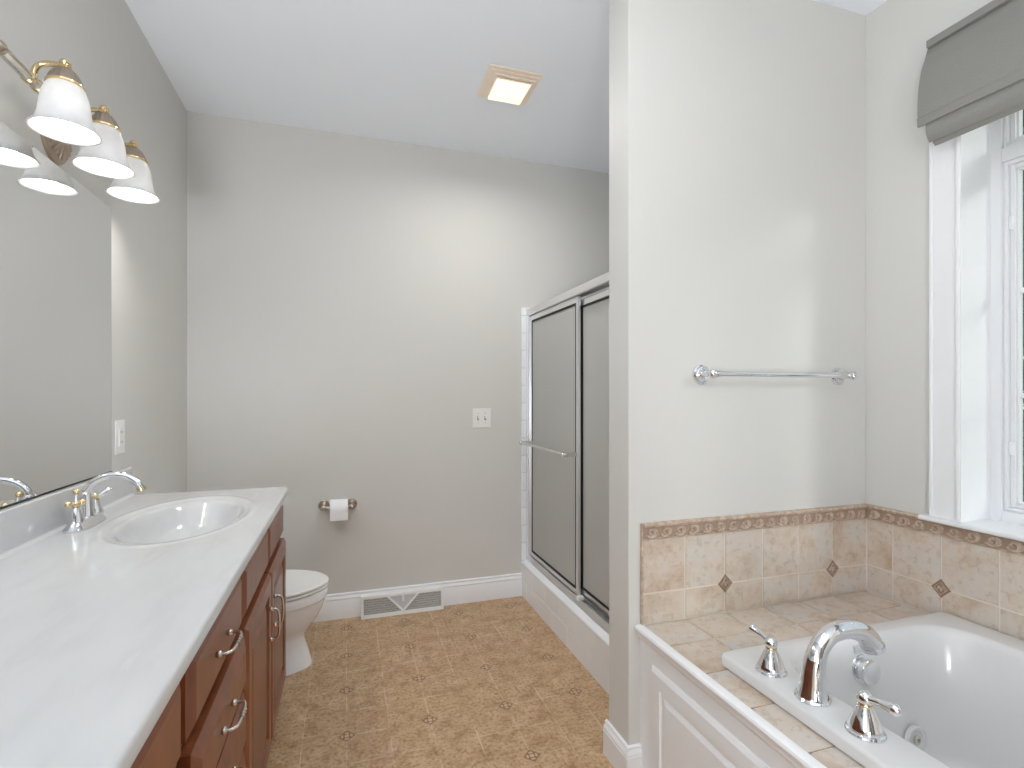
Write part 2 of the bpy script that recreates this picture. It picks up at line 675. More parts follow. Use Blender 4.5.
mb = MB()
ring(mb, WY0, WY1, WZ0, WZ1, 0.036, XJ, XJ + 0.09)
mb.box(XJ, XJ + 0.09, WY0 + 0.036, WY1 - 0.036, ZT, ZT + 0.045, 0.002)
mb.box(XJ, XJ + 0.09, YM - 0.03, YM + 0.03, WZ0 + 0.036, WZ1 - 0.036, 0.002)
mb.build('window_frame', M['vinyl'], win, win)
for (a, b) in ((YM + 0.03, WY1 - 0.036), (WY0 + 0.036, YM - 0.03)):
    for (c, d, tr) in ((WZ0 + 0.036, ZT, 0), (ZT + 0.045, WZ1 - 0.036, 1)):
        mb = MB()
        ring(mb, a, b, c, d, 0.012, XJ + 0.010, XJ + 0.06, 0.003)
        ring(mb, a + 0.012, b - 0.012, c + 0.012, d - 0.012, 0.014, XJ + 0.022, XJ + 0.06, 0.003)
        sash = mb.build('window_sash', M['vinyl'], win, win)
        mb = MB()
        ring(mb, a + 0.026, b - 0.026, c + 0.026, d - 0.026, 0.006, XJ + 0.03, XJ + 0.05, 0.002)
        if not tr:
            for zz in (1.262, 1.605):
                mb.box(XJ + 0.036, XJ + 0.046, a + 0.03, b - 0.03, zz - 0.008, zz + 0.008, 0.002)
        mb.box(XJ + 0.036, XJ + 0.046, (a + b) / 2 - 0.008, (a + b) / 2 + 0.008, c + 0.03, d - 0.03, 0.002)
        mb.build('muntin_grille', M['trim'], sash, win)
        MB().box(XJ + 0.040, XJ + 0.043, a + 0.028, b - 0.028, c + 0.028, d - 0.028).build('window_pane', M['pane'], sash, win)
mb = MB()
for zz in (1.09, 1.83):
    mb.box(XJ + 0.014, XJ + 0.03, WY1 - 0.058, WY1 - 0.048, zz - 0.022, zz + 0.022, 0.003)
mb.build('sash_latch', M['trim'], win, win)

# ------------------------------------------------------------------ roman shade
rs = thing('roman_shade', 'folded grey fabric roman shade hung over the top of the white window', 'window shade', (1.90, 1.238, 2.11))
SY0, SY1 = -0.29, 1.238
MB().box(1.868, 1.930, SY0, SY1 - 0.005, 2.436, 2.462, 0.003).build('headrail', M['fabric'], rs, rs)


def sheet(outer, th):
    """closed outline from an open (x,z) polyline thickened by th towards the wall"""
    pts = [Vector((a, b)) for a, b in outer]
    pts, _ = spline(pts, [0] * len(pts), 5)
    inner = []
    for i, p in enumerate(pts):
        t = (pts[min(i + 1, len(pts) - 1)] - pts[max(i - 1, 0)]).normalized()
        inner.append(p + Vector((-t.y, t.x)) * th)
    return [tuple(p) for p in pts] + [tuple(p) for p in inner[::-1]]


prof = [(1.884, 2.440), (1.872, 2.405), (1.853, 2.357), (1.841, 2.30), (1.836, 2.25), (1.836, 2.205), (1.838, 2.168)]
mb = MB().prism(sheet(prof, 0.006), 'y', SY0, SY1)
mb.build('shade_panel', M['fabric'], rs, rs)
MB().prism([(1.8355, 2.196), (1.833, 2.194), (1.835, 2.167), (1.840, 2.165), (1.842, 2.196)], 'y', SY0, SY1).build('panel_hem', M['fabric'], rs, rs)
mb = MB().prism(sheet([(1.846, 2.185), (1.8445, 2.15), (1.850, 2.128), (1.862, 2.110)], 0.006), 'y', SY0, SY1 - 0.020)
mb.build('fabric_fold', M['fabric'], rs, rs)
mb = MB().prism(sheet([(1.866, 2.15), (1.864, 2.128), (1.868, 2.112), (1.880, 2.098)], 0.006), 'y', SY0, SY1 - 0.026)
mb.build('fabric_fold', M['fabric'], rs, rs)
MB().prism([(1.890, 2.44), (1.928, 2.44), (1.928, 2.13), (1.890, 2.13)], 'y', SY0 + 0.02, SY1 - 0.024).build('shade_lining', M['fabric'], rs, rs)

# ------------------------------------------------------------------ tub deck, apron
YT = 1.485           # tile face on the partition
XT = 1.924           # tile face on the window wall
ZD = 0.506
DX0 = 0.913
DY0 = -0.60
td = thing('tub_deck', 'tiled tub deck with white raised-panel wooden apron around the bathtub', 'tub surround', (DX0, 0.45, 0))
TX0, TX1, TY0, TY1 = 1.003, 1.912, -0.32, 1.212     # tub rim footprint
mb = MB()
mb.box(0.9455, TX0 + 0.03, DY0, YT, 0, ZD - 0.0035)
mb.box(TX0 + 0.03, XT, TY1 - 0.03, YT, 0, ZD - 0.0035)
mb.box(TX0 + 0.03, XT, DY0, TY0 + 0.03, 0, ZD - 0.0035)
mb.box(TX1 - 0.02, XT, TY0 + 0.03, TY1 - 0.03, 0, ZD - 0.0035)
mb.build('deck_base', M['grout'], td, td)
pit, gw = 0.1637, 0.0045
mb = MB()
# apron strip tiles (square) and back strip tiles
xs = [0.931, 1.0085] + [1.0085 + 0.1637 * k for k in range(1, 7)]


def tiles_z(mb, x0, x1, y0, y1):
    mb.box(x0 + gw / 2, x1 - gw / 2, y0 + gw / 2, y1 - gw / 2, ZD - 0.012, ZD, 0.0022, 2)


ys = [YT - 0.145 * 1 - 0.1637 * k for k in range(0, 13)]
ys = [YT] + ys
bx = [0.931, 1.0956] + [1.0956 + 0.1637 * k for k in range(1, 6)]
for j in range(len(ys) - 1):
    ya, yb = ys[j + 1], ys[j]
    if yb <= TY1 + 0.02 and ya >= TY0 - 0.02:
        tiles_z(mb, 0.931, TX0 + 0.035, ya, yb)
    else:
        for i in range(len(bx)):
            x1 = bx[i + 1] if i + 1 < len(bx) else XT
            if x1 - bx[i] > 0.01:
                tiles_z(mb, bx[i], min(x1, XT), ya, yb)
mb.build('deck_tiles', M['tile'], td, td)
# apron: nosing, frame, raised panels
mb = MB()
nose = [(0.930, ZD + 0.003), (0.912, ZD + 0.003), (0.906, ZD), (0.903, ZD - 0.006), (0.9045, ZD - 0.013), (0.909, ZD - 0.018), (0.9115, ZD - 0.022), (0.9115, ZD - 0.030),
        (0.916, ZD - 0.036), (0.922, ZD - 0.041), (0.924, ZD - 0.046), (0.945, ZD - 0.046)]
mb.prism(nose, 'y', DY0, YT + 0.006)
mb.build('apron_nosing', M['trim'], td, td)
mb = MB().box(0.925, 0.945, DY0, YW - 0.0005, 0.0, ZD - 0.03)
mb.build('apron_board', M['trim'], td, td)


def panel_loops(y0, y1, z0, z1, prof):
    """prof: list of (inset, x) -> raised/recessed rectangular panel loops in the Y-Z plane"""
    return [[(x, y0 + i, z0 + i), (x, y1 - i, z0 + i), (x, y1 - i, z1 - i), (x, y0 + i, z1 - i)] for i, x in prof]


for (a, b) in ((0.50, 1.418), (-0.53, 0.40)):
    pl = panel_loops(a, b, 0.05, 0.412, [(0, 0.926), (0.0, 0.922), (0.012, 0.913), (0.052, 0.913), (0.056, 0.919), (0.068, 0.919), (0.082, 0.912), (0.083, 0.912)])
    MB().loft(pl).build('apron_panel', M['trim'], td, td, angle=12)

# ------------------------------------------------------------------ tiled splash round the tub
ZB0, ZB1, ZG = 0.787, 0.829, 0.608


def splash(name, label, wallplane, c0, c1, lines, insert_at, axis, x_in):
    """axis 'x': tiles on the partition (face towards -Y). axis 'y': on the window wall (face towards -X)"""
    root = thing(name, label, 'wall tile', ((c0 + c1) / 2, wallplane, ZD) if axis == 'x' else (wallplane, (c0 + c1) / 2, ZD))

    def bx(mb, a, b, d0, d1, z0, z1, bev=0):
        if axis == 'x':
            mb.box(a, b, d0, d1, z0, z1, bev)
        else:
            mb.box(d0, d1, a, b, z0, z1, bev)

    def pt(c, d, z):
        return (c, d, z) if axis == 'x' else (d, c, z)
    face = x_in
    mb = MB()
    bx(mb, c0, c1 + (0.004 if axis == 'x' else 0.0), face + 0.002, wallplane - 0.0006, ZD - 0.0034, ZB1)
    mb.build('grout_bed', M['grout'], root, root)
    mb = MB()
    g = 0.0022
    for i in range(len(lines) - 1):
        a, b = sorted((lines[i], lines[i + 1]))
        for z0, z1 in ((ZD + 0.001, ZG), (ZG, ZB0)):
            bx(mb, a + g, b - g, face, face + 0.006, z0 + g, z1 - g, 0.0018)
    mb.build('field_tiles', M['tile'], root, root)
    for c in insert_at:
        mb = MB()
        r = 0.030
        dia = lambda r, d: [pt(c - r, d, ZG), pt(c, d, ZG - r * 1.06), pt(c + r, d, ZG), pt(c, d, ZG + r * 1.06)]
        mb.loft([dia(r, face + 0.002), dia(r, face - 0.002), dia(r - 0.003, face - 0.0035), dia(r - 0.006, face - 0.0035), dia(r - 0.008, face - 0.0015)])
        ins = mb.build('diamond_insert', M['inset'], root, root)
        mb = MB()
        mb.tube([pt(c - 0.020, face - 0.0035, ZG), pt(c, face - 0.0035, ZG - 0.0215), pt(c + 0.020, face - 0.0035, ZG), pt(c, face - 0.0035, ZG + 0.0215), pt(c - 0.020, face - 0.0035, ZG)], 0.0016, 6)
        mb.tube([pt(c - 0.012, face - 0.002, ZG - 0.004), pt(c - 0.006, face - 0.003, ZG + 0.009), pt(c - 0.002, face - 0.003, ZG - 0.010), pt(c + 0.004, face - 0.003, ZG + 0.008), pt(c + 0.010, face - 0.002, ZG - 0.006)], 0.0022, 6, smooth=3)
        mb.build('insert_carving', M['relief'], ins, root)
    # relief border with running scrolls
    mb = MB()
    bx(mb, c0, c1, face - 0.001, face + 0.004, ZB0, ZB1)
    mb.build('border_ground', M['reliefdark'], root, root)
    mb = MB()
    bx(mb, c0, c1, face - 0.004, face + 0.003, ZB0 - 0.001, ZB0 + 0.004, 0.0012)
    bx(mb, c0, c1, face - 0.004, face + 0.003, ZB1 - 0.003, ZB1 + 0.001, 0.0012)
    p3 = pit / 3
    k = int((c1 - c0) / p3)
    zc = (ZB0 + ZB1) / 2 + 0.0005
    s = 1 if axis == 'x' else -1
    for i in range(k + 1):
        c = (c0 + p3 * (i + 0.5)) if axis == 'x' else (c1 - p3 * (i + 0.5))
        if c > c1 - 0.02 or c < c0 + 0.02:
            continue
        sp, rr = [], []
        for q in range(17):
            th = 0.4 + q / 16 * 2.6 * PI
            r = 0.0180 * (1 - 0.80 * q / 16)
            sp.append(pt(c + s * (r * math.cos(th + PI) + 0.002), face - 0.0025, zc + r * math.sin(th + PI)))
            rr.append(0.0054 * (1 - 0.35 * q / 16))
        mb.tube(sp, rr, 6)
        lf = [pt(c + s * -0.013, face - 0.002, zc - 0.014), pt(c + s * 0.004, face - 0.003, zc - 0.0150), pt(c + s * 0.019, face - 0.003, zc - 0.007), pt(c + s * 0.0245, face - 0.002, zc + 0.008)]
        mb.tube(lf, [0.0018, 0.0056, 0.0052, 0.0018], 6, smooth=3)
        lf = [pt(c + s * 0.012, face - 0.002, zc + 0.014), pt(c + s * 0.020, face - 0.003, zc + 0.006), pt(c + s * 0.024, face - 0.002, zc - 0.008)]
        mb.tube(lf, [0.0018, 0.0050, 0.0018], 6, smooth=3)
    mb.build('border_relief', M['relief'], root, root)
    # pencil cap, one length per tile
    mb = MB()
    for i in range(len(lines) - 1):
        a, b = sorted((lines[i], lines[i + 1]))
        h = [(0.0, 0.0), (-0.008, 0.001), (-0.0105, 0.005), (-0.009, 0.010), (-0.004, 0.0125), (wallplane - face, 0.0125), (wallplane - face, 0.0)]
        if axis == 'x':
            mb.prism([(face + d, ZB1 + z) for d, z in h], 'x', a + 0.0006, b - 0.0006)
        else:
            mb.prism([(face + d, ZB1 + z) for d, z in h], 'y', a + 0.0006, b - 0.0006)
    mb.build('border_cap', M['relief'], root, root)
    return root


LX = [0.932 + 0.1637 * k for k in range(7)]
LX[-1] = XT
r = splash('tile_splash', 'beige tile splash with scroll border on the wall under the towel bar', YW, 0.932, XT, LX, (LX[2], LX[5]), 'x', YT)
MB().box(0.926, 0.9325, YT - 0.001, YW, ZD, ZB1 + 0.012, 0.0015).build('edge_strip', M['relief'], r, r)
MB().box(XT - 0.003, XT + 0.004, YT - 0.003, YT + 0.004, ZD, ZB0).build('corner_grout', M['grout'], r, r)
LY = [YT] + [1.385 - 0.1637 * k for k in range(13)]
splash('tile_splash', 'beige tile splash with scroll border running under the window sill', XR, LY[-1], YT, LY, (LY[2], LY[5], LY[8], LY[11]), 'y', XT)

# ------------------------------------------------------------------ bathtub


def rrect(x0, x1, y0, y1, r, z, m=8):
    pts = []
    for (cx, cy, a0) in ((x1 - r, y1 - r, 0), (x0 + r, y1 - r, 90), (x0 + r, y0 + r, 180), (x1 - r, y0 + r, 270)):
        for k in range(m + 1):
            a = R(a0 + 90 * k / m)
            pts.append((cx + r * math.cos(a), cy + r * math.sin(a), z))
    return pts


ZR = 0.540
tub = thing('bathtub', 'white drop-in jetted bathtub sunk in the tiled deck under the window', 'bathtub', ((TX0 + TX1) / 2, (TY0 + TY1) / 2, ZD))
IX0, IX1, IY0, IY1 = 1.118, 1.825, -0.22, 1.165
loops = [rrect(TX0 + 0.012, TX1 - 0.006, TY0 + 0.012, TY1 - 0.012, 0.02, ZD + 0.0005),
         rrect(TX0, TX1, TY0, TY1, 0.022, ZD + 0.004),
         rrect(TX0, TX1, TY0, TY1, 0.022, ZR - 0.008),
         rrect(TX0 + 0.003, TX1 - 0.003, TY0 + 0.003, TY1 - 0.003, 0.022, ZR - 0.002),
         rrect(TX0 + 0.009, TX1 - 0.009, TY0 + 0.009, TY1 - 0.009, 0.022, ZR)]
for i, dz, r in ((0.0, 0.0, 0.13), (0.005, -0.001, 0.13), (0.012, -0.006, 0.13), (0.019, -0.018, 0.13), (0.025, -0.05, 0.135), (0.045, -0.20, 0.15), (0.06, -0.33, 0.16), (0.075, -0.385, 0.17), (0.11, -0.41, 0.17), (0.18, -0.418, 0.13)):
    loops.append(rrect(IX0 + i, IX1 - i, IY0 + i * 2.2, IY1 - i, r, ZR + dz))
MB().loft(loops, cap0=False, cap1=True).build('tub_shell', M['acrylic'], tub, tub, angle=50)
# overflow knob on the end wall
yo = 1.134
mb = MB().lathe((1.454, yo + 0.012, 0.453), (0, -1, 0.12), [(0.042, 0), (0.043, 0.006), (0.040, 0.012), (0.030, 0.014), (0.030, 0.022), (0.034, 0.024), (0.036, 0.032), (0.034, 0.040), (0.028, 0.043), (0.0, 0.043)], 28)
mb.build('overflow_knob', M['chrome'], tub, tub)
MB().box(1.430, 1.462, 1.1385, 1.1495, 0.500, 0.522, 0.003).build('air_control', M['steelmesh'], tub, tub)
for (x, y, z, ax) in ((1.622, 1.098, 0.235, (0, -1, 0.10)), (1.30, 1.098, 0.235, (0, -1, 0.10)), (1.782, 0.45, 0.28, (-1, 0, 0.12)), (1.782, 0.05, 0.28, (-1, 0, 0.12))):
    j = MB().lathe((x, y, z), ax, [(0.040, -0.006), (0.0395, 0.001), (0.034, 0.0045), (0.026, 0.004), (0.022, 0.0005), (0.014, 0.0), (0.0, 0.0)], 26).build('jet_fitting', M['acrylic'], tub, tub)
    a = Vector(ax).normalized()
    p = Vector((x, y, z)) + a * 0.003
    mb = MB().lathe(p, ax, [(0.013, -0.002), (0.013, 0.003), (0.009, 0.005), (0.006, 0.005), (0.005, 0.001), (0.0, 0.001)], 18)
    mb.build('jet_nozzle', M['nickel'], j, tub)
MB().lathe((1.47, 0.93, 0.122), (0, 0, 1), [(0.038, 0), (0.038, 0.004), (0.030, 0.006), (0.028, 0.012), (0.0, 0.014)], 26).build('drain', M['nickel'], tub, tub)

# tub filler: gooseneck spout and two lever valves standing on the rim
FX = 1.064
t = thing('tub_spout', 'chrome gooseneck spout standing on the bathtub rim between two lever handles', 'faucet', (FX, 0.956, ZR))
mb = MB()
mb.tube([(FX, 0.956, ZR + 0.0005), (FX, 0.956, ZR + 0.004), (FX + 0.001, 0.956, ZR + 0.03), (FX + 0.005, 0.956, ZR + 0.075), (FX + 0.020, 0.956, ZR + 0.115), (FX + 0.052, 0.956, ZR + 0.143),
         (FX + 0.095, 0.956, ZR + 0.150), (FX + 0.142, 0.956, ZR + 0.142), (FX + 0.176, 0.956, ZR + 0.121), (FX + 0.192, 0.956, ZR + 0.099)],
        [0.036, 0.036, 0.029, 0.0245, 0.022, 0.0215, 0.022, 0.0235, 0.0255, 0.027], 24, smooth=5)
mb.build('gooseneck', M['chrome'], t, t, angle=60)
MB().lathe((FX, 0.956, ZR + 0.0005), (0, 0, 1), [(0.040, 0), (0.040, 0.003), (0.037, 0.007), (0.030, 0.008)], 28).build('escutcheon', M['chrome'], t, t)
MB().tube([(FX + 0.192, 0.956, ZR + 0.100), (FX + 0.1955, 0.956, ZR + 0.090)], [0.0285, 0.0285], 24).build('outlet_ring', M['chrome'], t, t)


def valve(y, sgn, label):
    t = thing('tub_valve', label, 'faucet handle', (FX, y, ZR), 'lever handles of the tub faucet')
    MB().lathe((FX, y, ZR), (0, 0, 1), [(0.038, 0), (0.0385, 0.003), (0.037, 0.006), (0.033, 0.008), (0.0335, 0.012), (0.031, 0.018), (0.026, 0.032), (0.019, 0.048), (0.0135, 0.058), (0.012, 0.064), (0.0, 0.066)], 28).build('bell_base', M['chrome'], t, t)
    MB().lathe((FX, y, ZR + 0.058), (0, 0, 1), [(0.0135, 0), (0.0145, 0.003), (0.0135, 0.006)], 20).build('brass_collar', M['brass'], t, t)
    mb = MB().ball((FX, y, ZR + 0.074), 0.0165)
    mb.tube([(FX, y + sgn * 0.010, ZR + 0.076), (FX, y + sgn * 0.030, ZR + 0.081), (FX, y + sgn * 0.046, ZR + 0.083), (FX, y + sgn * 0.062, ZR + 0.085), (FX, y + sgn * 0.070, ZR + 0.086)], [0.008, 0.0075, 0.0095, 0.012, 0.006], 16, smooth=4)
    mb.ball((FX, y + sgn * 0.064, ZR + 0.0855), 0.0125)
    mb.build('lever', M['chrome'], t, t, angle=60)


valve(1.082, 1, 'chrome lever valve on the tub rim nearest the tiled corner, left of the spout')
valve(0.824, -1, 'chrome lever valve on the tub rim nearest the viewer, right of the spout')

# ------------------------------------------------------------------ towel bar
t = thing('towel_bar', 'chrome towel bar with round rosettes on the wall above the tub tile', 'towel bar', (1.47, YW, 1.335))
for x in (1.163, 1.785):
    MB().lathe((x, YW, 1.335), (0, -1, 0), [(0.034, 0), (0.034, 0.004), (0.0325, 0.007), (0.0295, 0.0085), (0.0275, 0.007), (0.0255, 0.007), (0.0245, 0.012), (0.021, 0.0145), (0.0165, 0.0145), (0.0155, 0.012), (0.0125, 0.013), (0.0115, 0.020), (0.0095, 0.036), (0.0095, 0.056)], 28).build('rosette', M['chrome'], t, t)
    MB().ball((x, YW - 0.064, 1.335), 0.0165).build('post_end', M['chrome'], t, t)
MB().tube([(1.163, YW - 0.064, 1.335), (1.785, YW - 0.064, 1.335)], 0.0088, 16).build('rod', M['chrome'], t, t)
for x in (1.184, 1.764):
    MB().tube([(x - 0.006, YW - 0.064, 1.335), (x + 0.006, YW - 0.064, 1.335)], 0.0115, 16).build('collar', M['chrome'], t, t)

# ------------------------------------------------------------------ shower: curb, tiled walls, pan, sliding doors
CX = 1.055
curb = thing('shower_curb', 'white tiled shower curb with sloping cap under the sliding doors', 'shower curb', (CX, 2.35, 0))
Y0, Y1 = YW2 + 0.0005, YF - 0.0005
MB().box(CX + 0.004, CX + 0.16, Y0, Y1, 0, 0.200).build('curb_base', M['whitegrout'], curb, curb)
mb = MB()
tp = 0.203
for i in range(8):
    b = Y1 - tp * i
    a = max(Y0, b - tp)
    if b - a > 0.02:
        mb.box(CX, CX + 0.008, a + 0.0012, b - 0.0012, 0.103, 0.205, 0.002)
    b2 = Y1 - tp * (i - 0.5)
    a2, b2 = max(Y0, b2 - tp), min(Y1, b2)
    if b2 - a2 > 0.02:
        mb.box(CX, CX + 0.008, a2 + 0.0012, b2 - 0.0012, 0.0, 0.1005, 0.002)
mb.build('curb_tiles', M['whitetile'], curb, curb)
MB().prism([(CX - 0.001, 0.205), (CX + 0.000, 0.210), (CX + 0.003, 0.213), (CX + 0.007, 0.215), (CX + 0.030, 0.2265), (CX + 0.034, 0.2275), (CX + 0.16, 0.2275), (CX + 0.16, 0.198), (CX, 0.198)], 'y', Y0, Y1).build('curb_cap', M['whitetile'], curb, curb)

mb = MB()
ts = 0.110


def tilewall(mb, axis, plane, d, c0, c1, z0, z1, bull=False):
    nz = int(math.ceil((z1 - z0) / ts))
    nc = int(math.ceil((c1 - c0) / ts - 1e-6))
    for i in range(nc):
        a, b = c0 + ts * i, min(c1, c0 + ts * (i + 1))
        for j in range(nz):
            za, zb = z0 + ts * j, min(z1, z0 + ts * (j + 1))
            if axis == 'x':
                mb.box(a + 0.001, b - 0.001, min(plane, plane + d), max(plane, plane + d), za + 0.001, zb - 0.001, 0.0015, 1)
            else:
                mb.box(min(plane, plane + d), max(plane, plane + d), a + 0.001, b - 0.001, za + 0.001, zb - 0.001, 0.0015, 1)


ZST = 1.815
mb.box(CX + 0.031, XR - 0.001, YF - 0.004, YF - 0.0005, 0.2285, ZST)
tilewall(mb, 'x', YF - 0.0005, -0.012, CX + 0.0315, XR - 0.013, 0.228, ZST)
struct(mb.build('wall_shower_far', M['whitetile']))
mb = MB()
tilewall(mb, 'y', XR - 0.0005, -0.012, YW2 + 0.013, YF - 0.013, 0.065, ZST)
struct(mb.build('wall_shower_back', M['whitetile']))
mb = MB()
tilewall(mb, 'x', YW2 + 0.0005, 0.012, CX + 0.165, XR - 0.013, 0.065, ZST)
struct(mb.build('wall_shower_near', M['whitetile']))
# bullnose column where the far wall tile begins
mb = MB()
for k in range(15):
    za, zb = 0.222 + 0.110 * k, min(ZST, 0.222 + 0.110 * (k + 1))
    if zb - za > 0.02:
        mb.box(CX - 0.002, CX + 0.030, YF - 0.0125, YF - 0.0003, za + 0.001, zb - 0.001, 0.003, 2)
struct(mb.build('trim_2', M['whitetile']))
tag(MB().loft([rrect(CX + 0.162, XR - 0.014, YW2 + 0.013, YF - 0.013, 0.03, 0.0), rrect(CX + 0.162, XR - 0.014, YW2 + 0.013, YF - 0.013, 0.03, 0.06),
               rrect(CX + 0.2, XR - 0.05, YW2 + 0.05, YF - 0.05, 0.05, 0.055), rrect(CX + 0.35, XR - 0.2, YW2 + 0.2, YF - 0.2, 0.05, 0.04)]).build('shower_pan', M['acrylic']),
    'white shower pan floor behind the curb and frosted doors', 'shower pan')

sd = thing('shower_door', 'silver framed sliding shower door with two frosted grey glass panels', 'shower door', (1.10, 2.35, 0.227))
SX0, SX1 = 1.094, 1.150
YA, YB = YW2 + 0.001, YF - 0.0135
mb = MB()
mb.prism([(SX0, 1.760), (SX0 - 0.004, 1.764), (SX0 - 0.004, 1.795), (SX0, 1.802), (SX1, 1.802), (SX1 + 0.004, 1.795), (SX1 + 0.004, 1.764), (SX1, 1.760), (SX1 - 0.006, 1.760), (SX1 - 0.006, 1.785), (SX0 + 0.006, 1.785), (SX0 + 0.006, 1.760)], 'y', YA, YB)
mb.build('header_rail', M['aluminium'], sd, sd)
mb = MB()
mb.prism([(SX0 - 0.010, 0.227), (SX0 - 0.008, 0.233), (SX0 + 0.002, 0.246), (SX0 + 0.006, 0.2555), (SX0 + 0.010, 0.2555), (SX0 + 0.012, 0.240), (SX0 + 0.026, 0.240), (SX0 + 0.028, 0.262), (SX0 + 0.032, 0.262), (SX0 + 0.034, 0.240), (SX1, 0.240), (SX1 + 0.002, 0.270), (SX1 + 0.006, 0.270), (SX1 + 0.008, 0.227)], 'y', YA, YB)
mb.build('bottom_track', M['aluminium'], sd, sd)
for (a, b) in ((YB - 0.020, YB), (YA, YA + 0.020)):
    mb = MB().box(SX0, SX1, a, b, 0.245, 1.761, 0.003)
    mb.build('side_jamb', M['aluminium'], sd, sd)


def door_panel(x, a, b, z0, z1, far_gasket=0.012):
    th = 0.016
    fr = MB()
    fr.box(x, x + th, a, a + 0.026, z0, z1, 0.003)
    fr.box(x, x + th, b - 0.018, b, z0, z1, 0.003)
    fr.box(x, x + th, a + 0.026, b - 0.018, z0, z0 + 0.022, 0.003)
    fr.box(x, x + th, a + 0.026, b - 0.018, z1 - 0.030, z1, 0.003)
    f = fr.build('door_panel', M['aluminium'], sd, sd)
    g = MB()
    w, w2 = 0.012, far_gasket
    y0, y1, za, zb = a + 0.026, b - 0.018, z0 + 0.022, z1 - 0.030
    for q in ((y0, y0 + w, za, zb), (y1 - w2, y1, za, zb), (y0 + w, y1 - w2, za, za + w), (y0 + w, y1 - w2, zb - w, zb)):
        g.box(x + 0.002, x + th - 0.002, *q)
    g.build('gasket', M['rubber'], f, sd)
    MB().box(x + 0.005, x + 0.009, y0 + 0.004, y1 - 0.004, za + 0.004, zb - 0.004).build('frosted_glass', M['frost'], f, sd)
    return f


door_panel(SX0 + 0.009, 2.350, YB - 0.021, 0.262, 1.757)
door_panel(SX0 + 0.034, YA + 0.012, 2.397, 0.268, 1.742, 0.026)
# towel bar on the outer panel
mb = MB()
xb = SX0 - 0.060
mb.tube([(xb, 2.33, 0.966), (xb, 3.02, 0.966)], 0.0075, 14)
b = mb.build('door_towel_bar', M['aluminium'], sd, sd)
mb = MB()
for y in (2.364, 3.02):
    mb.box(xb - 0.012, SX0 + 0.012, y - 0.010, y + 0.010, 0.955, 0.977, 0.003)
mb.build('bar_bracket', M['chrome'], b, sd)
MB().box(SX0 - 0.006, SX0 + 0.03, 2.325, 2.350, 0.246, 0.266, 0.003).build('door_guide', M['plastic'], sd, sd)

# ------------------------------------------------------------------ wall plates
t = thing('light_switch', 'white double toggle switch plate on the far wall beside the shower', 'light switch', (0.796, YF, 1.120))
MB().box(0.738, 0.855, YF - 0.006, YF, 1.062, 1.180, 0.003).build('switch_plate', M['plastic'], t, t)
for dx in (-0.023, 0.023):
    MB().box(0.796 + dx - 0.0055, 0.796 + dx + 0.0055, YF - 0.0068, YF - 0.005, 1.108, 1.133, 0.0006).build('switch_slot', M['dark'], t, t)
    MB().loft([[(0.796 + dx - 0.004, YF - 0.006, 1.112), (0.796 + dx + 0.004, YF - 0.006, 1.112), (0.796 + dx + 0.004, YF - 0.006, 1.129), (0.796 + dx - 0.004, YF - 0.006, 1.129)],
               [(0.796 + dx - 0.003, YF - 0.017, 1.125), (0.796 + dx + 0.003, YF - 0.017, 1.125), (0.796 + dx + 0.003, YF - 0.015, 1.134), (0.796 + dx - 0.003, YF - 0.015, 1.134)]]).build('toggle', M['plastic'], t, t)
for dx in (-0.023, 0.023):
    for dz in (-0.030, 0.030):
        MB().lathe((0.796 + dx, YF - 0.0055, 1.1205 + dz), (0, -1, 0), [(0.003, 0), (0.0028, 0.0012), (0, 0.0014)], 10).build('plate_screw', M['nickel'], t, t)

t = thing('wall_outlet', 'white outlet plate on the left wall beside the mirror edge', 'outlet', (XL, 2.23, 1.11))
MB().box(XL, XL + 0.006, 2.192, 2.272, 1.050, 1.172, 0.003).build('outlet_plate', M['plastic'], t, t)
mb = MB().box(XL + 0.005, XL + 0.009, 2.215, 2.249, 1.078, 1.144, 0.002)
mb.build('receptacle', M['plastic'], t, t)
for dz in (-0.018, 0.018):
    for dy in (-0.006, 0.006):
        MB().box(XL + 0.0085, XL + 0.0093, 2.232 + dy - 0.001, 2.232 + dy + 0.001, 1.111 + dz - 0.004, 1.111 + dz + 0.004).build('outlet_slot', M['dark'], t, t)

# ------------------------------------------------------------------ toilet roll and holder
t = thing('toilet_paper_holder', 'nickel toilet paper holder with two round posts on the far wall', 'toilet paper holder', (-0.035, YF, 0.642))
for x in (-0.115, 0.034):
    MB().lathe((x, YF, 0.642), (0, -1, 0), [(0.030, 0), (0.030, 0.003), (0.027, 0.007), (0.023, 0.008), (0.020, 0.012), (0.013, 0.015), (0.010, 0.020), (0.0095, 0.058)], 26).build('wall_post', M['antique'], t, t)
    MB().ball((x, YF - 0.064, 0.642), 0.014).build('post_end', M['nickel'], t, t)
MB().tube([(-0.115, YF - 0.064, 0.642), (0.034, YF - 0.064, 0.642)], 0.0075, 14).build('roller', M['nickel'], t, t)
t = thing('toilet_paper_roll', 'white toilet paper roll hanging on the holder on the far wall', 'toilet paper', (-0.03, YF - 0.064, 0.632))
zc = 0.630
mb = MB()
loops = []
for r, x in ((0.020, -0.080), (0.053, -0.080), (0.054, -0.078), (0.054, 0.010), (0.053, 0.012), (0.020, 0.012), (0.020, -0.080)):
    loops.append([(x, YF - 0.064 + r * math.cos(2 * PI * k / 40), zc + r * math.sin(2 * PI * k / 40)) for k in range(40)])
mb.loft(loops, False, False)
mb.build('roll', M['paper'], t, t)
mb = MB()
ya = YF - 0.064 - 0.0545
mb.box(-0.080, 0.012, ya - 0.0012, ya, 0.579, zc + 0.004)
mb.build('hanging_sheet', M['paper'], t, t)
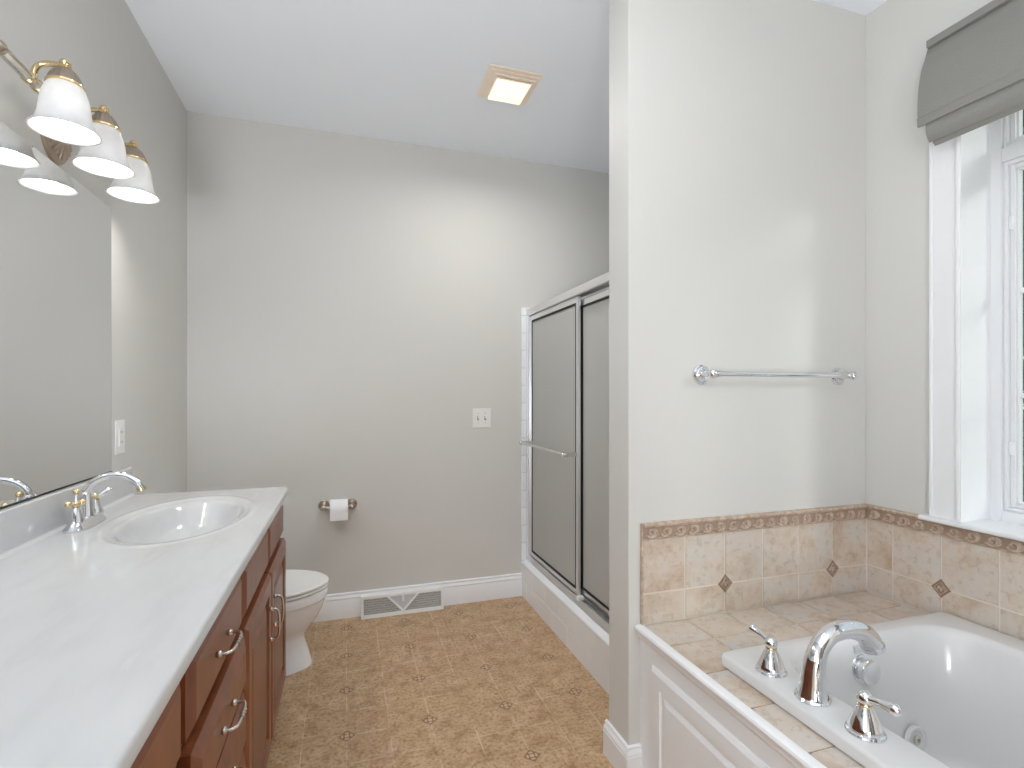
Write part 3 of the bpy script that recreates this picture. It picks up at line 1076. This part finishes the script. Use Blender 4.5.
loops = [[(x, YF - 0.064 + r * math.cos(2 * PI * k / 24), zc + r * math.sin(2 * PI * k / 24)) for k in range(24)] for r, x in ((0.0198, -0.0805), (0.0198, 0.0125), (0.0185, 0.0125), (0.0185, -0.0805))]
MB().loft(loops + loops[:1], False, False).build('cardboard_core', M['card'], t, t)

# ------------------------------------------------------------------ floor register at the far wall
t = thing('floor_register', 'white metal baseboard register with mesh grilles on the far wall', 'vent', (0.317, YF, 0))
VX0, VX1 = 0.083, 0.551
mb = MB()
ft, fb = Vector((0, 3.043, 0.118)), Vector((0, 3.022, 0.0))       # front plane, top and bottom


def fp(x, s, off=0.0):
    """point on the sloping front; s 0..1 from bottom to top"""
    p = fb.lerp(ft, s)
    n = Vector((0, -(ft.z - fb.z), (ft.y - fb.y))).normalized()
    return (x, p.y + n.y * off, p.z + n.z * off)


def slab(mb, x0, x1, s0, s1, o0, o1):
    lo = [[fp(x0, s0, o), fp(x1, s0, o), fp(x1, s1, o), fp(x0, s1, o)] for o in (o0, o1)]
    mb.loft(lo)


slab(mb, VX0, VX1, 0.0, 0.17, -0.004, 0.002)
slab(mb, VX0, VX1, 0.88, 1.0, -0.004, 0.002)
slab(mb, VX0, VX0 + 0.014, 0.17, 0.88, -0.004, 0.002)
slab(mb, VX1 - 0.014, VX1, 0.17, 0.88, -0.004, 0.002)
mb.prism([(3.043, 0.118), (3.066, 0.124), (3.066, 0.118), (3.043, 0.113)], 'x', VX0, VX1)
for x in (VX0, VX1 - 0.003):
    mb.prism([(3.024, 0), (3.044, 0.117), (3.066, 0.122), (3.066, 0)], 'x', x, x + 0.003)
xc = (VX0 + VX1) / 2
for s in (-1, 1):
    a, b = xc + s * 0.085, xc
    w = 0.007
    lo = [[fp(a - w, 0.88, o), fp(a + w, 0.88, o), fp(b + w, 0.17, o), fp(b - w, 0.17, o)] for o in (-0.004, 0.003)]
    mb.loft(lo)
mb.build('register_frame', M['plastic'], t, t)
for (x0, x1, fn) in ((VX0 + 0.012, xc, 'L'), (xc, VX1 - 0.012, 'R')):
    mb = MB()
    for k in range(-20, 70):
        # slanted wires clipped to the trapezoid beside the V
        for sl in (1, -1):
            pts = []
            for q in range(13):
                s = 0.16 + 0.73 * q / 12
                x = x0 + 0.0062 * k + sl * (s - 0.5) * 0.030
                vx = 0.085 * (s - 0.17) / 0.71
                if x0 <= x <= x1 and ((fn == 'L' and x < xc - vx) or (fn == 'R' and x > xc + vx)):
                    pts.append(fp(x, s, -0.003 + 0.0006 * sl))
            if len(pts) > 1:
                mb.tube([pts[0], pts[-1]], 0.0009, 4)
    mb.build('mesh_grille', M['plastic'], t, t)
mb = MB()
lo = [[fp(xc - 0.085, 0.88, o), fp(xc + 0.085, 0.88, o), fp(xc, 0.17, o)] for o in (-0.006, -0.003)]
mb.loft(lo)
mb.build('centre_plate', M['steelmesh'], t, t)
mb = MB()
slab(mb, xc - 0.006, xc + 0.006, 0.60, 0.86, -0.003, 0.007)
mb.build('damper_lever', M['plastic'], t, t)
mb = MB()
mb.loft([[fp(VX0 + 0.004, 0.05, -0.014), fp(VX1 - 0.004, 0.05, -0.014), fp(VX1 - 0.004, 0.95, -0.010), fp(VX0 + 0.004, 0.95, -0.010)],
         [fp(VX0 + 0.004, 0.05, -0.016), fp(VX1 - 0.004, 0.05, -0.016), fp(VX1 - 0.004, 0.95, -0.012), fp(VX0 + 0.004, 0.95, -0.012)]])
mb.build('damper_plate', M['halldark'], t, t)

# ------------------------------------------------------------------ ceiling light
t = thing('ceiling_light', 'square ceiling light with stepped cream louvre frame and glowing lens', 'ceiling light', (0.742, 2.352, ZC))
cx, cy = 0.742, 2.352
mb = MB()
for k in range(4):
    h = 0.128 - 0.0130 * k
    mb.box(cx - h, cx + h, cy - h, cy + h, ZC - 0.0045 - 0.0090 * k, ZC - 0.0008 - 0.0090 * k, 0.0010, 1)
M['cream'] = plain('cream_louvre', s2l(253, 240, 224), 0.45, noise=0.02)
mb.build('louvre_frame', M['cream'], t, t)
MB().box(cx - 0.082, cx + 0.082, cy - 0.082, cy + 0.082, ZC - 0.031, ZC - 0.0005).build('housing', M['doorwood'], t, t)
h = 0.080
MB().loft([[(cx - a, cy - a, z), (cx + a, cy - a, z), (cx + a, cy + a, z), (cx - a, cy + a, z)] for a, z in ((h, ZC - 0.032), (h, ZC - 0.038), (h - 0.006, ZC - 0.042), (h - 0.03, ZC - 0.044))]).build('lens', M['diffuser'], t, t)
o = lamp('ceiling_light_glow', 'AREA', (cx, cy, ZC - 0.052), 6.8, (1.0, 0.975, 0.93), shape='SQUARE', size=0.15, spread=R(165))

# ------------------------------------------------------------------ vanity: cabinets
CXF = -0.258      # face frame plane
CXD = -0.238      # door front plane


def front(y0, y1, z0, z1, rim, raised=False, dx=0.0):
    CXD = globals()['CXD'] + dx
    if raised:      # framed door with a raised panel
        pr = [(0, CXF + 0.0005), (0, CXD - 0.009), (0.003, CXD - 0.007), (0.013, CXD), (rim, CXD), (rim + 0.003, CXD - 0.004), (rim + 0.012, CXD - 0.012),
              (rim + 0.016, CXD - 0.012), (rim + 0.040, CXD - 0.003), (rim + 0.041, CXD - 0.003)]
    else:           # slab front with a broad bevel round its edge
        pr = [(0, CXF + 0.0005), (0, CXD - 0.011), (0.003, CXD - 0.0095), (rim, CXD - 0.0005), (rim + 0.002, CXD), (rim + 0.003, CXD)]
    return MB().loft(panel_loops(y0, y1, z0, z1, pr))


def pull(parent, root, y, z, vertical, base=CXD):
    s = 0.048
    mb = MB()
    ln = (lambda t: (y, z + t)) if vertical else (lambda t: (y + t, z))
    pts = [(base - 0.008, -s), (base + 0.022, -s), (base + 0.031, -s + 0.005), (base + 0.035, -s + 0.016), (base + 0.037, 0), (base + 0.035, s - 0.016), (base + 0.031, s - 0.005), (base + 0.022, s), (base - 0.008, s)]
    P = [(x, *ln(t)) for x, t in pts]
    mb.tube(P, 0.0038, 10, smooth=4)
    for t in (-s, s):
        mb.ball((base + 0.012, *ln(t)), 0.0072, n=12, m=8)
    for t in (-0.012, 0.0, 0.012):
        a, b = ln(t - 0.002), ln(t + 0.002)
        mb.tube([(base + 0.0365, *a), (base + 0.0365, *b)], 0.0058, 10)
    mb.build('handle', M['nickel'], parent, root, angle=60)


def carcass(root, y0, y1, openings):
    """box with toe kick and a face frame cut round the openings"""
    mb = MB()
    mb.box(XL + 0.002, CXF - 0.020, y0 + 0.001, y0 + 0.018, 0.10, 0.858)
    mb.box(XL + 0.002, CXF - 0.020, y1 - 0.018, y1 - 0.001, 0.10, 0.858)
    mb.box(XL + 0.002, CXF - 0.020, y0 + 0.018, y1 - 0.018, 0.10, 0.118)
    mb.box(XL + 0.002, XL + 0.012, y0 + 0.018, y1 - 0.018, 0.118, 0.70)
    mb.build('cabinet_box', M['wood'], root, root)
    MB().box(XL + 0.05, CXF - 0.075, y0 + 0.002, y1 - 0.002, 0.0, 0.10).build('toe_kick', M['wood'], root, root)
    mb = MB()
    mb.box(CXF - 0.020, CXF, y0 + 0.0006, y1 - 0.0006, 0.10, 0.859, 0.001)
    mb.build('face_frame', M['wood'], root, root)


DZ = [0.838, 0.684, 0.540, 0.400, 0.260]     # tops of the drawers
sb = thing('vanity_cabinet', 'cherry brown sink cabinet with two doors beside the toilet', 'cabinet', (-0.5, 1.85, 0), 'vanity base cabinets')
carcass(sb, 1.412, 2.285, None)
front(1.862, 2.279, 0.697, 0.838, 0.022).build('false_front', M['wood'], sb, sb, angle=15)
front(1.428, 1.848, 0.697, 0.838, 0.022).build('false_front', M['wood'], sb, sb, angle=15)
d = front(1.858, 2.283, 0.118, 0.684, 0.055, True, 0.008).build('cabinet_door', M['wood'], sb, sb, angle=15)
pull(d, sb, 1.900, 0.540, True)
d = front(1.424, 1.850, 0.118, 0.684, 0.055, True, 0.008).build('cabinet_door', M['wood'], sb, sb, angle=15)
pull(d, sb, 1.800, 0.535, True)
db = thing('vanity_cabinet', 'cherry brown stack of five vanity drawers with nickel pulls', 'cabinet', (-0.5, 1.16, 0), 'vanity base cabinets')
carcass(db, 0.944, 1.411, None)
for k in range(5):
    z1 = DZ[k]
    z0 = (DZ[k + 1] + 0.013) if k < 4 else 0.118
    d = front(0.966 if k == 0 else 0.952, 1.402, z0, z1, 0.020 if k == 0 else 0.026, False, 0.011 if k else 0.0).build('drawer', M['wood'], db, db, angle=15)
    pull(d, db, 1.165, (z0 + z1) / 2, False, CXD + (0.003 if k else -0.005))
nb = thing('vanity_cabinet', 'cherry brown vanity cabinet nearest the viewer, under the counter corner', 'cabinet', (-0.5, 0.48, 0), 'vanity base cabinets')
carcass(nb, 0.05, 0.943, None)
for a, b in ((0.066, 0.484), (0.496, 0.924)):
    front(a, b, 0.697, 0.838, 0.022).build('false_front', M['wood'], nb, nb, angle=15)
    d = front(a, b, 0.118, 0.684, 0.055, True, 0.008).build('cabinet_door', M['wood'], nb, nb, angle=15)
    pull(d, nb, 0.435 if a < 0.3 else 0.525, 0.537, True)

# ------------------------------------------------------------------ vanity: counter with integral bowl
ZT_ = 0.888
ct = thing('vanity_countertop', 'glossy white marble vanity top with an integral oval sink bowl', 'countertop', (-0.5, 1.15, 0.860))
EX, EY, EA, EB = -0.476, 1.836, 0.172, 0.300
AX0, AX1, AY0, AY1 = XL + 0.001, -0.221, 0.025, 2.306
NA = 96


def rect_hit(th, x0, x1, y0, y1):
    c, s = math.cos(th), math.sin(th)
    best = 9
    for (d, lo, hi, o) in ((c, x0, x1, EX), (s, y0, y1, EY)):
        if abs(d) > 1e-9:
            best = min(best, max((lo - o) / d, (hi - o) / d))
    return (EX + c * best, EY + s * best)


angs = [2 * PI * k / NA for k in range(NA)]
for cxr in (AX0 + 0.006, AX1 - 0.006):          # rays through the corners keep them sharp
    for cyr in (AY0 + 0.006, AY1 - 0.006):
        angs.append(math.atan2(cyr - EY, cxr - EX) % (2 * PI))
angs = sorted(angs)


def rl(i, z):
    return [(*rect_hit(th, AX0 + i, AX1 - i, AY0 + i, AY1 - i), z) for th in angs]


def el(f, z):
    pts = []
    for th in angs:
        c, s = math.cos(th), math.sin(th)
        r = 1 / math.sqrt((c / EA) ** 2 + (s / EB) ** 2)
        pts.append((EX + c * r * f, EY + s * r * f, z))
    return pts


loops = [rl(0.006, ZT_ - 0.028), rl(0.0, ZT_ - 0.024), rl(0.0, ZT_ - 0.006), rl(0.002, ZT_ - 0.002), rl(0.006, ZT_), rl(0.012, ZT_), rl(0.016, ZT_)]
for f, dz in ((1.20, 0), (1.17, 0), (1.14, 0), (1.10, 0.0015), (1.055, 0.0012), (1.02, -0.003), (0.97, -0.0055), (0.925, -0.007), (0.885, -0.014), (0.84, -0.032), (0.77, -0.062), (0.66, -0.092), (0.5, -0.113), (0.3, -0.124), (0.1, -0.127)):
    loops.append(el(f, ZT_ + dz))
MB().loft(loops, cap0=False, cap1=True).build('counter_slab', M['marble'], ct, ct, angle=40)
MB().box(XL + 0.001, XL + 0.024, AY0, AY1 - 0.012, ZT_ - 0.002, 0.993, 0.005, 3).build('back_splash', M['marble'], ct, ct)
# cove between slab and splash
MB().prism([(XL + 0.022, ZT_ - 0.0005), (XL + 0.036, ZT_ - 0.0005), (XL + 0.029, ZT_ + 0.002), (XL + 0.0245, ZT_ + 0.006), (XL + 0.023, ZT_ + 0.013)], 'y', AY0 + 0.004, AY1 - 0.014).build('splash_cove', M['marble'], ct, ct)
MB().lathe((EX, EY, ZT_ - 0.128), (0, 0, 1), [(0.026, 0), (0.026, 0.003), (0.020, 0.004), (0.018, 0.002), (0.016, 0.006), (0.0, 0.008)], 24).build('sink_drain', M['chrome'], ct, ct)

# ------------------------------------------------------------------ vanity: faucet
FYC, FXC = 1.800, -0.715
t = thing('sink_faucet', 'chrome two-handle sink faucet with brass tips standing on the vanity top', 'faucet', (FXC, FYC, ZT_))


def oval(z, a, b):
    return [(FXC + a * math.cos(2 * PI * k / 32), FYC + b * math.copysign(abs(math.sin(2 * PI * k / 32)) ** 0.7, math.sin(2 * PI * k / 32)), z) for k in range(32)]


MB().loft([oval(ZT_ + 0.0005, 0.031, 0.098), oval(ZT_ + 0.006, 0.031, 0.098), oval(ZT_ + 0.012, 0.027, 0.092), oval(ZT_ + 0.024, 0.022, 0.080), oval(ZT_ + 0.028, 0.019, 0.074)]).build('base_plate', M['chrome'], t, t)
mb = MB()
mb.lathe((FXC, FYC, ZT_ + 0.024), (0, 0, 1), [(0.022, 0), (0.019, 0.02), (0.016, 0.05), (0.0145, 0.066), (0.012, 0.072), (0.0, 0.074)], 24)
mb.build('spout_column', M['chrome'], t, t)
mb = MB()
mb.tube([(FXC - 0.002, FYC, ZT_ + 0.085), (FXC + 0.006, FYC, ZT_ + 0.110), (FXC + 0.028, FYC, ZT_ + 0.131), (FXC + 0.064, FYC, ZT_ + 0.142), (FXC + 0.100, FYC, ZT_ + 0.137), (FXC + 0.126, FYC, ZT_ + 0.118), (FXC + 0.136, FYC, ZT_ + 0.102)],
        [0.0125, 0.0105, 0.0095, 0.0095, 0.0105, 0.0115, 0.0118], 18, smooth=5)
mb.build('spout', M['chrome'], t, t, angle=60)
MB().tube([(FXC + 0.1355, FYC, ZT_ + 0.103), (FXC + 0.141, FYC, ZT_ + 0.093)], 0.0132, 18).build('aerator', M['brass'], t, t)
for s in (-1, 1):
    y = FYC + s * 0.058
    MB().lathe((FXC, y, ZT_ + 0.022), (0, 0, 1), [(0.021, 0), (0.021, 0.004), (0.018, 0.016), (0.0135, 0.034), (0.011, 0.042), (0.0, 0.044)], 22).build('handle_bell', M['chrome'], t, t)
    MB().ball((FXC, y, ZT_ + 0.072), 0.0105).build('handle_hub', M['brass'], t, t)
    zc = ZT_ + 0.073
    if s > 0:
        mb = MB().tube([(FXC + 0.006, y + 0.003, zc), (FXC + 0.016, y + 0.010, zc + 0.005), (FXC + 0.028, y + 0.018, zc + 0.013), (FXC + 0.035, y + 0.022, zc + 0.016)], [0.0055, 0.007, 0.0095, 0.005], 14, smooth=4)
        mb.build('handle_lever', M['chrome'], t, t, angle=60)
    else:
        for dx, dy, dz in ((-0.006, -0.026, 0.004), (0.018, -0.010, 0.006), (-0.002, 0.010, 0.030)):
            h = MB().tube([(FXC, y, zc), (FXC + dx * 0.55, y + dy * 0.55, zc + dz * 0.55), (FXC + dx, y + dy, zc + dz)], [0.0055, 0.0045, 0.006], 12).build('handle_arm', M['chrome'], t, t)
            MB().ball((FXC + dx * 1.05, y + dy * 1.05, zc + dz * 1.05), 0.0092).build('brass_tip', M['brass'], h, t)

# ------------------------------------------------------------------ mirror
t = thing('wall_mirror', 'large frameless wall mirror above the vanity backsplash', 'mirror', (XL, 1.1, 0.99))
MB().box(XL + 0.001, XL + 0.0055, 0.03, 2.154, 0.997, 1.919).build('mirror_glass', M['mirror'], t, t)
MB().box(XL + 0.0005, XL + 0.008, 0.03, 2.156, 0.9935, 0.9975).build('bottom_channel', M['rubber'], t, t)
MB().box(XL + 0.0006, XL + 0.0045, 2.1545, 2.1575, 0.998, 1.919).build('side_edge', M['rubber'], t, t)

# ------------------------------------------------------------------ vanity light
BX, BZ = -0.732, 2.036
LX_ = -0.667
LYS = (1.572, 1.790, 2.008)
t = thing('vanity_light', 'three-light brass vanity light with bell shaped alabaster glass shades above the mirror', 'wall lamp', (XL, 1.790, 2.0))
mb = MB()
mb.lathe((XL, 1.790, 2.006), (1, 0, 0), [(0.082, 0), (0.082, 0.004), (0.078, 0.009), (0.072, 0.010), (0.068, 0.014), (0.030, 0.026), (0.020, 0.034), (0.012, 0.038), (0.0, 0.038)], 40, sq=(0.92, 1.05))
for k in range(20):
    a = 2 * PI * k / 20
    c, s = math.cos(a), math.sin(a)
    mb.tube([(XL + 0.0255, 1.790 + 0.024 * c, 2.006 + 0.026 * s), (XL + 0.020, 1.790 + 0.044 * c, 2.006 + 0.048 * s), (XL + 0.013, 1.790 + 0.062 * c, 2.006 + 0.070 * s)], [0.002, 0.0042, 0.0058], 7)
mb.build('back_plate', M['antique'], t, t)
MB().tube([(XL + 0.03, 1.790, 2.010), (BX - 0.004, 1.790, 2.018), (BX, 1.790, BZ)], 0.009, 14, smooth=3).build('stem', M['brass'], t, t)
MB().tube([(BX, 1.440, BZ), (BX, 2.140, BZ)], 0.0125, 18).build('bar', M['nickel'], t, t)
for y in (1.436, 2.144):
    MB().ball((BX, y, BZ), 0.0165).build('bar_finial', M['antique'], t, t)
for y in LYS:
    for dy in (-0.020, 0.020):
        MB().tube([(BX, y + dy - 0.005, BZ), (BX, y + dy + 0.005, BZ)], 0.0155, 18).build('bar_collar', M['brass'], t, t)
    mb = MB().tube([(BX, y, BZ - 0.002), (BX + 0.001, y, BZ + 0.022), (BX + 0.010, y, BZ + 0.042), (BX + 0.030, y, BZ + 0.051), (LX_, y, BZ + 0.052)], [0.0085, 0.0075, 0.007, 0.007, 0.0075], 14, smooth=4)
    arm = mb.build('arm', M['brass'], t, t, angle=60)
    MB().lathe((LX_, y, BZ + 0.044), (0, 0, 1), [(0.0125, 0), (0.0135, 0.006), (0.0105, 0.010), (0.0125, 0.014), (0.0105, 0.020), (0.006, 0.024), (0.0, 0.025)], 18).build('finial', M['brass'], arm, t)
    mb = MB()
    n = 48
    lo = []
    for r, z in ((0.0, 2.081), (0.010, 2.080), (0.020, 2.075), (0.028, 2.064), (0.034, 2.051), (0.037, 2.041)):
        lo.append([(LX_ + (r * (1 + 0.035 * (k % 2))) * math.cos(2 * PI * k / n), y + (r * (1 + 0.035 * (k % 2))) * math.sin(2 * PI * k / n), z) for k in range(n)])
    mb.loft(lo, False, False)
    mb.build('fitter_cap', M['antique'], arm, t, angle=20)
    MB().lathe((LX_, y, 2.036), (0, 0, 1), [(0.036, 0), (0.0392, 0.002), (0.0392, 0.006), (0.036, 0.008)], 36).build('cap_ring', M['brass'], arm, t)
    sp = [(0.033, 2.040), (0.040, 2.030), (0.047, 2.010), (0.0510, 1.985), (0.0535, 1.962), (0.0585, 1.944), (0.0655, 1.932), (0.0715, 1.926), (0.0725, 1.922), (0.070, 1.9215), (0.0635, 1.927), (0.0555, 1.940), (0.0505, 1.960), (0.048, 1.985), (0.044, 2.009), (0.037, 2.028), (0.031, 2.037)]
    MB().lathe((LX_, y, 0), (0, 0, 1), sp, 40, caps=False).build('glass_shade', M['shadeglass'], t, t, angle=60)
    MB().lathe((LX_, y, 2.016), (0, 0, -1), [(0.012, -0.01), (0.014, 0.0), (0.0145, 0.016), (0.020, 0.032), (0.026, 0.050), (0.027, 0.064), (0.023, 0.077), (0.013, 0.085), (0.0, 0.087)], 20).build('bulb', M['bulb'], t, t)

# ------------------------------------------------------------------ toilet
TYC = 2.612
t = thing('toilet', 'white toilet with closed lid standing between the vanity and the far wall', 'toilet', (-0.45, TYC, 0))


def egg(xb, xf, w, z, n=40, p=0.13):
    m, h = (xb + xf) / 2, (xf - xb) / 2
    return [(m + h * math.cos(2 * PI * k / n), TYC + w * math.sin(2 * PI * k / n) * (1 - p * math.cos(2 * PI * k / n)), z) for k in range(n)]


MB().loft([egg(-0.62, -0.150, 0.118, 0.0), egg(-0.62, -0.150, 0.118, 0.012), egg(-0.62, -0.158, 0.110, 0.04), egg(-0.62, -0.172, 0.102, 0.09), egg(-0.62, -0.184, 0.100, 0.130), egg(-0.62, -0.180, 0.106, 0.150), egg(-0.615, -0.158, 0.132, 0.180),
           egg(-0.61, -0.128, 0.156, 0.218), egg(-0.605, -0.105, 0.172, 0.262), egg(-0.60, -0.092, 0.182, 0.300), egg(-0.60, -0.089, 0.184, 0.311), egg(-0.60, -0.083, 0.189, 0.316), egg(-0.60, -0.081, 0.190, 0.335), egg(-0.60, -0.081, 0.190, 0.350), egg(-0.598, -0.085, 0.186, 0.356)]).build('bowl', M['porcelain'], t, t, angle=40)
MB().loft([egg(-0.56, -0.100, 0.171, 0.3565), egg(-0.56, -0.100, 0.171, 0.3635), egg(-0.56, -0.079, 0.191, 0.3645), egg(-0.56, -0.079, 0.191, 0.370), egg(-0.56, -0.084, 0.187, 0.374)]).build('seat', M['plastic'], t, t)
MB().loft([egg(-0.565, -0.094, 0.177, 0.3745), egg(-0.565, -0.094, 0.177, 0.3785), egg(-0.565, -0.079, 0.191, 0.3790), egg(-0.565, -0.077, 0.193, 0.381), egg(-0.565, -0.077, 0.193, 0.388), egg(-0.562, -0.085, 0.187, 0.394), egg(-0.54, -0.14, 0.14, 0.398), egg(-0.45, -0.25, 0.06, 0.399)]).build('lid', M['plastic'], t, t)
for dy in (-0.07, 0.07):
    MB().box(-0.585, -0.555, TYC + dy - 0.02, TYC + dy + 0.02, 0.357, 0.395, 0.006).build('lid_hinge', M['plastic'], t, t)
MB().loft([rrect(XL + 0.03, -0.600, TYC - 0.20, TYC + 0.20, 0.04, 0.350), rrect(XL + 0.020, -0.590, TYC - 0.215, TYC + 0.215, 0.04, 0.42), rrect(XL + 0.016, -0.585, TYC - 0.222, TYC + 0.222, 0.04, 0.70)]).build('tank', M['porcelain'], t, t)
MB().loft([rrect(XL + 0.012, -0.578, TYC - 0.230, TYC + 0.230, 0.045, 0.700), rrect(XL + 0.010, -0.574, TYC - 0.233, TYC + 0.233, 0.045, 0.708), rrect(XL + 0.010, -0.574, TYC - 0.233, TYC + 0.233, 0.045, 0.725), rrect(XL + 0.018, -0.584, TYC - 0.225, TYC + 0.225, 0.04, 0.735)]).build('tank_lid', M['porcelain'], t, t)
mb = MB().lathe((-0.586, TYC - 0.15, 0.655), (1, 0, 0), [(0.013, 0), (0.013, 0.008), (0.008, 0.012), (0.008, 0.018)], 16)
mb.tube([(-0.568, TYC - 0.15, 0.655), (-0.562, TYC - 0.11, 0.650), (-0.562, TYC - 0.075, 0.642)], [0.005, 0.006, 0.007], 10)
mb.build('flush_lever', M['chrome'], t, t)

# ------------------------------------------------------------------ outside the window
g = MB().box(XR + T + 0.02, 40, -30, 30, -0.75, -0.60)
struct(g.build('ground', M['lawn'], flat=True))


def tree(x, y, h, rad, label):
    root = thing('evergreen_tree', label, 'tree', (x, y, -0.6))
    MB().tube([(x, y, -0.6), (x + 0.05, y, h * 0.4), (x, y, h * 0.9)], [0.16, 0.11, 0.03], 10).build('trunk', M['bark'], root, root)
    mb = MB()
    for k in range(15000):
        s = random.random() ** 0.8
        z = -0.3 + s * (h + 0.3)
        rr = rad * (1 - 0.85 * s) * math.sqrt(random.uniform(0.25, 1))
        a = random.uniform(0, 2 * PI)
        c = Vector((x + rr * math.cos(a), y + rr * math.sin(a), z))
        u = Vector((math.cos(a) + random.uniform(-0.5, 0.5), math.sin(a) + random.uniform(-0.5, 0.5), random.uniform(-0.9, 0.2))).normalized()
        w = u.cross(Vector((random.uniform(-1, 1), random.uniform(-1, 1), random.uniform(-1, 1)))).normalized()
        l = random.uniform(0.08, 0.17)
        mb.add([c - u * l, c + w * l * 0.35, c + u * l, c - w * l * 0.35], [(0, 1, 2, 3)])
    mb.build('foliage', M['leaf'], root, root, recalc=False, flat=True)


tree(6.4, 3.5, 6.5, 1.35, 'green evergreen tree growing outdoors, seen through the window panes')
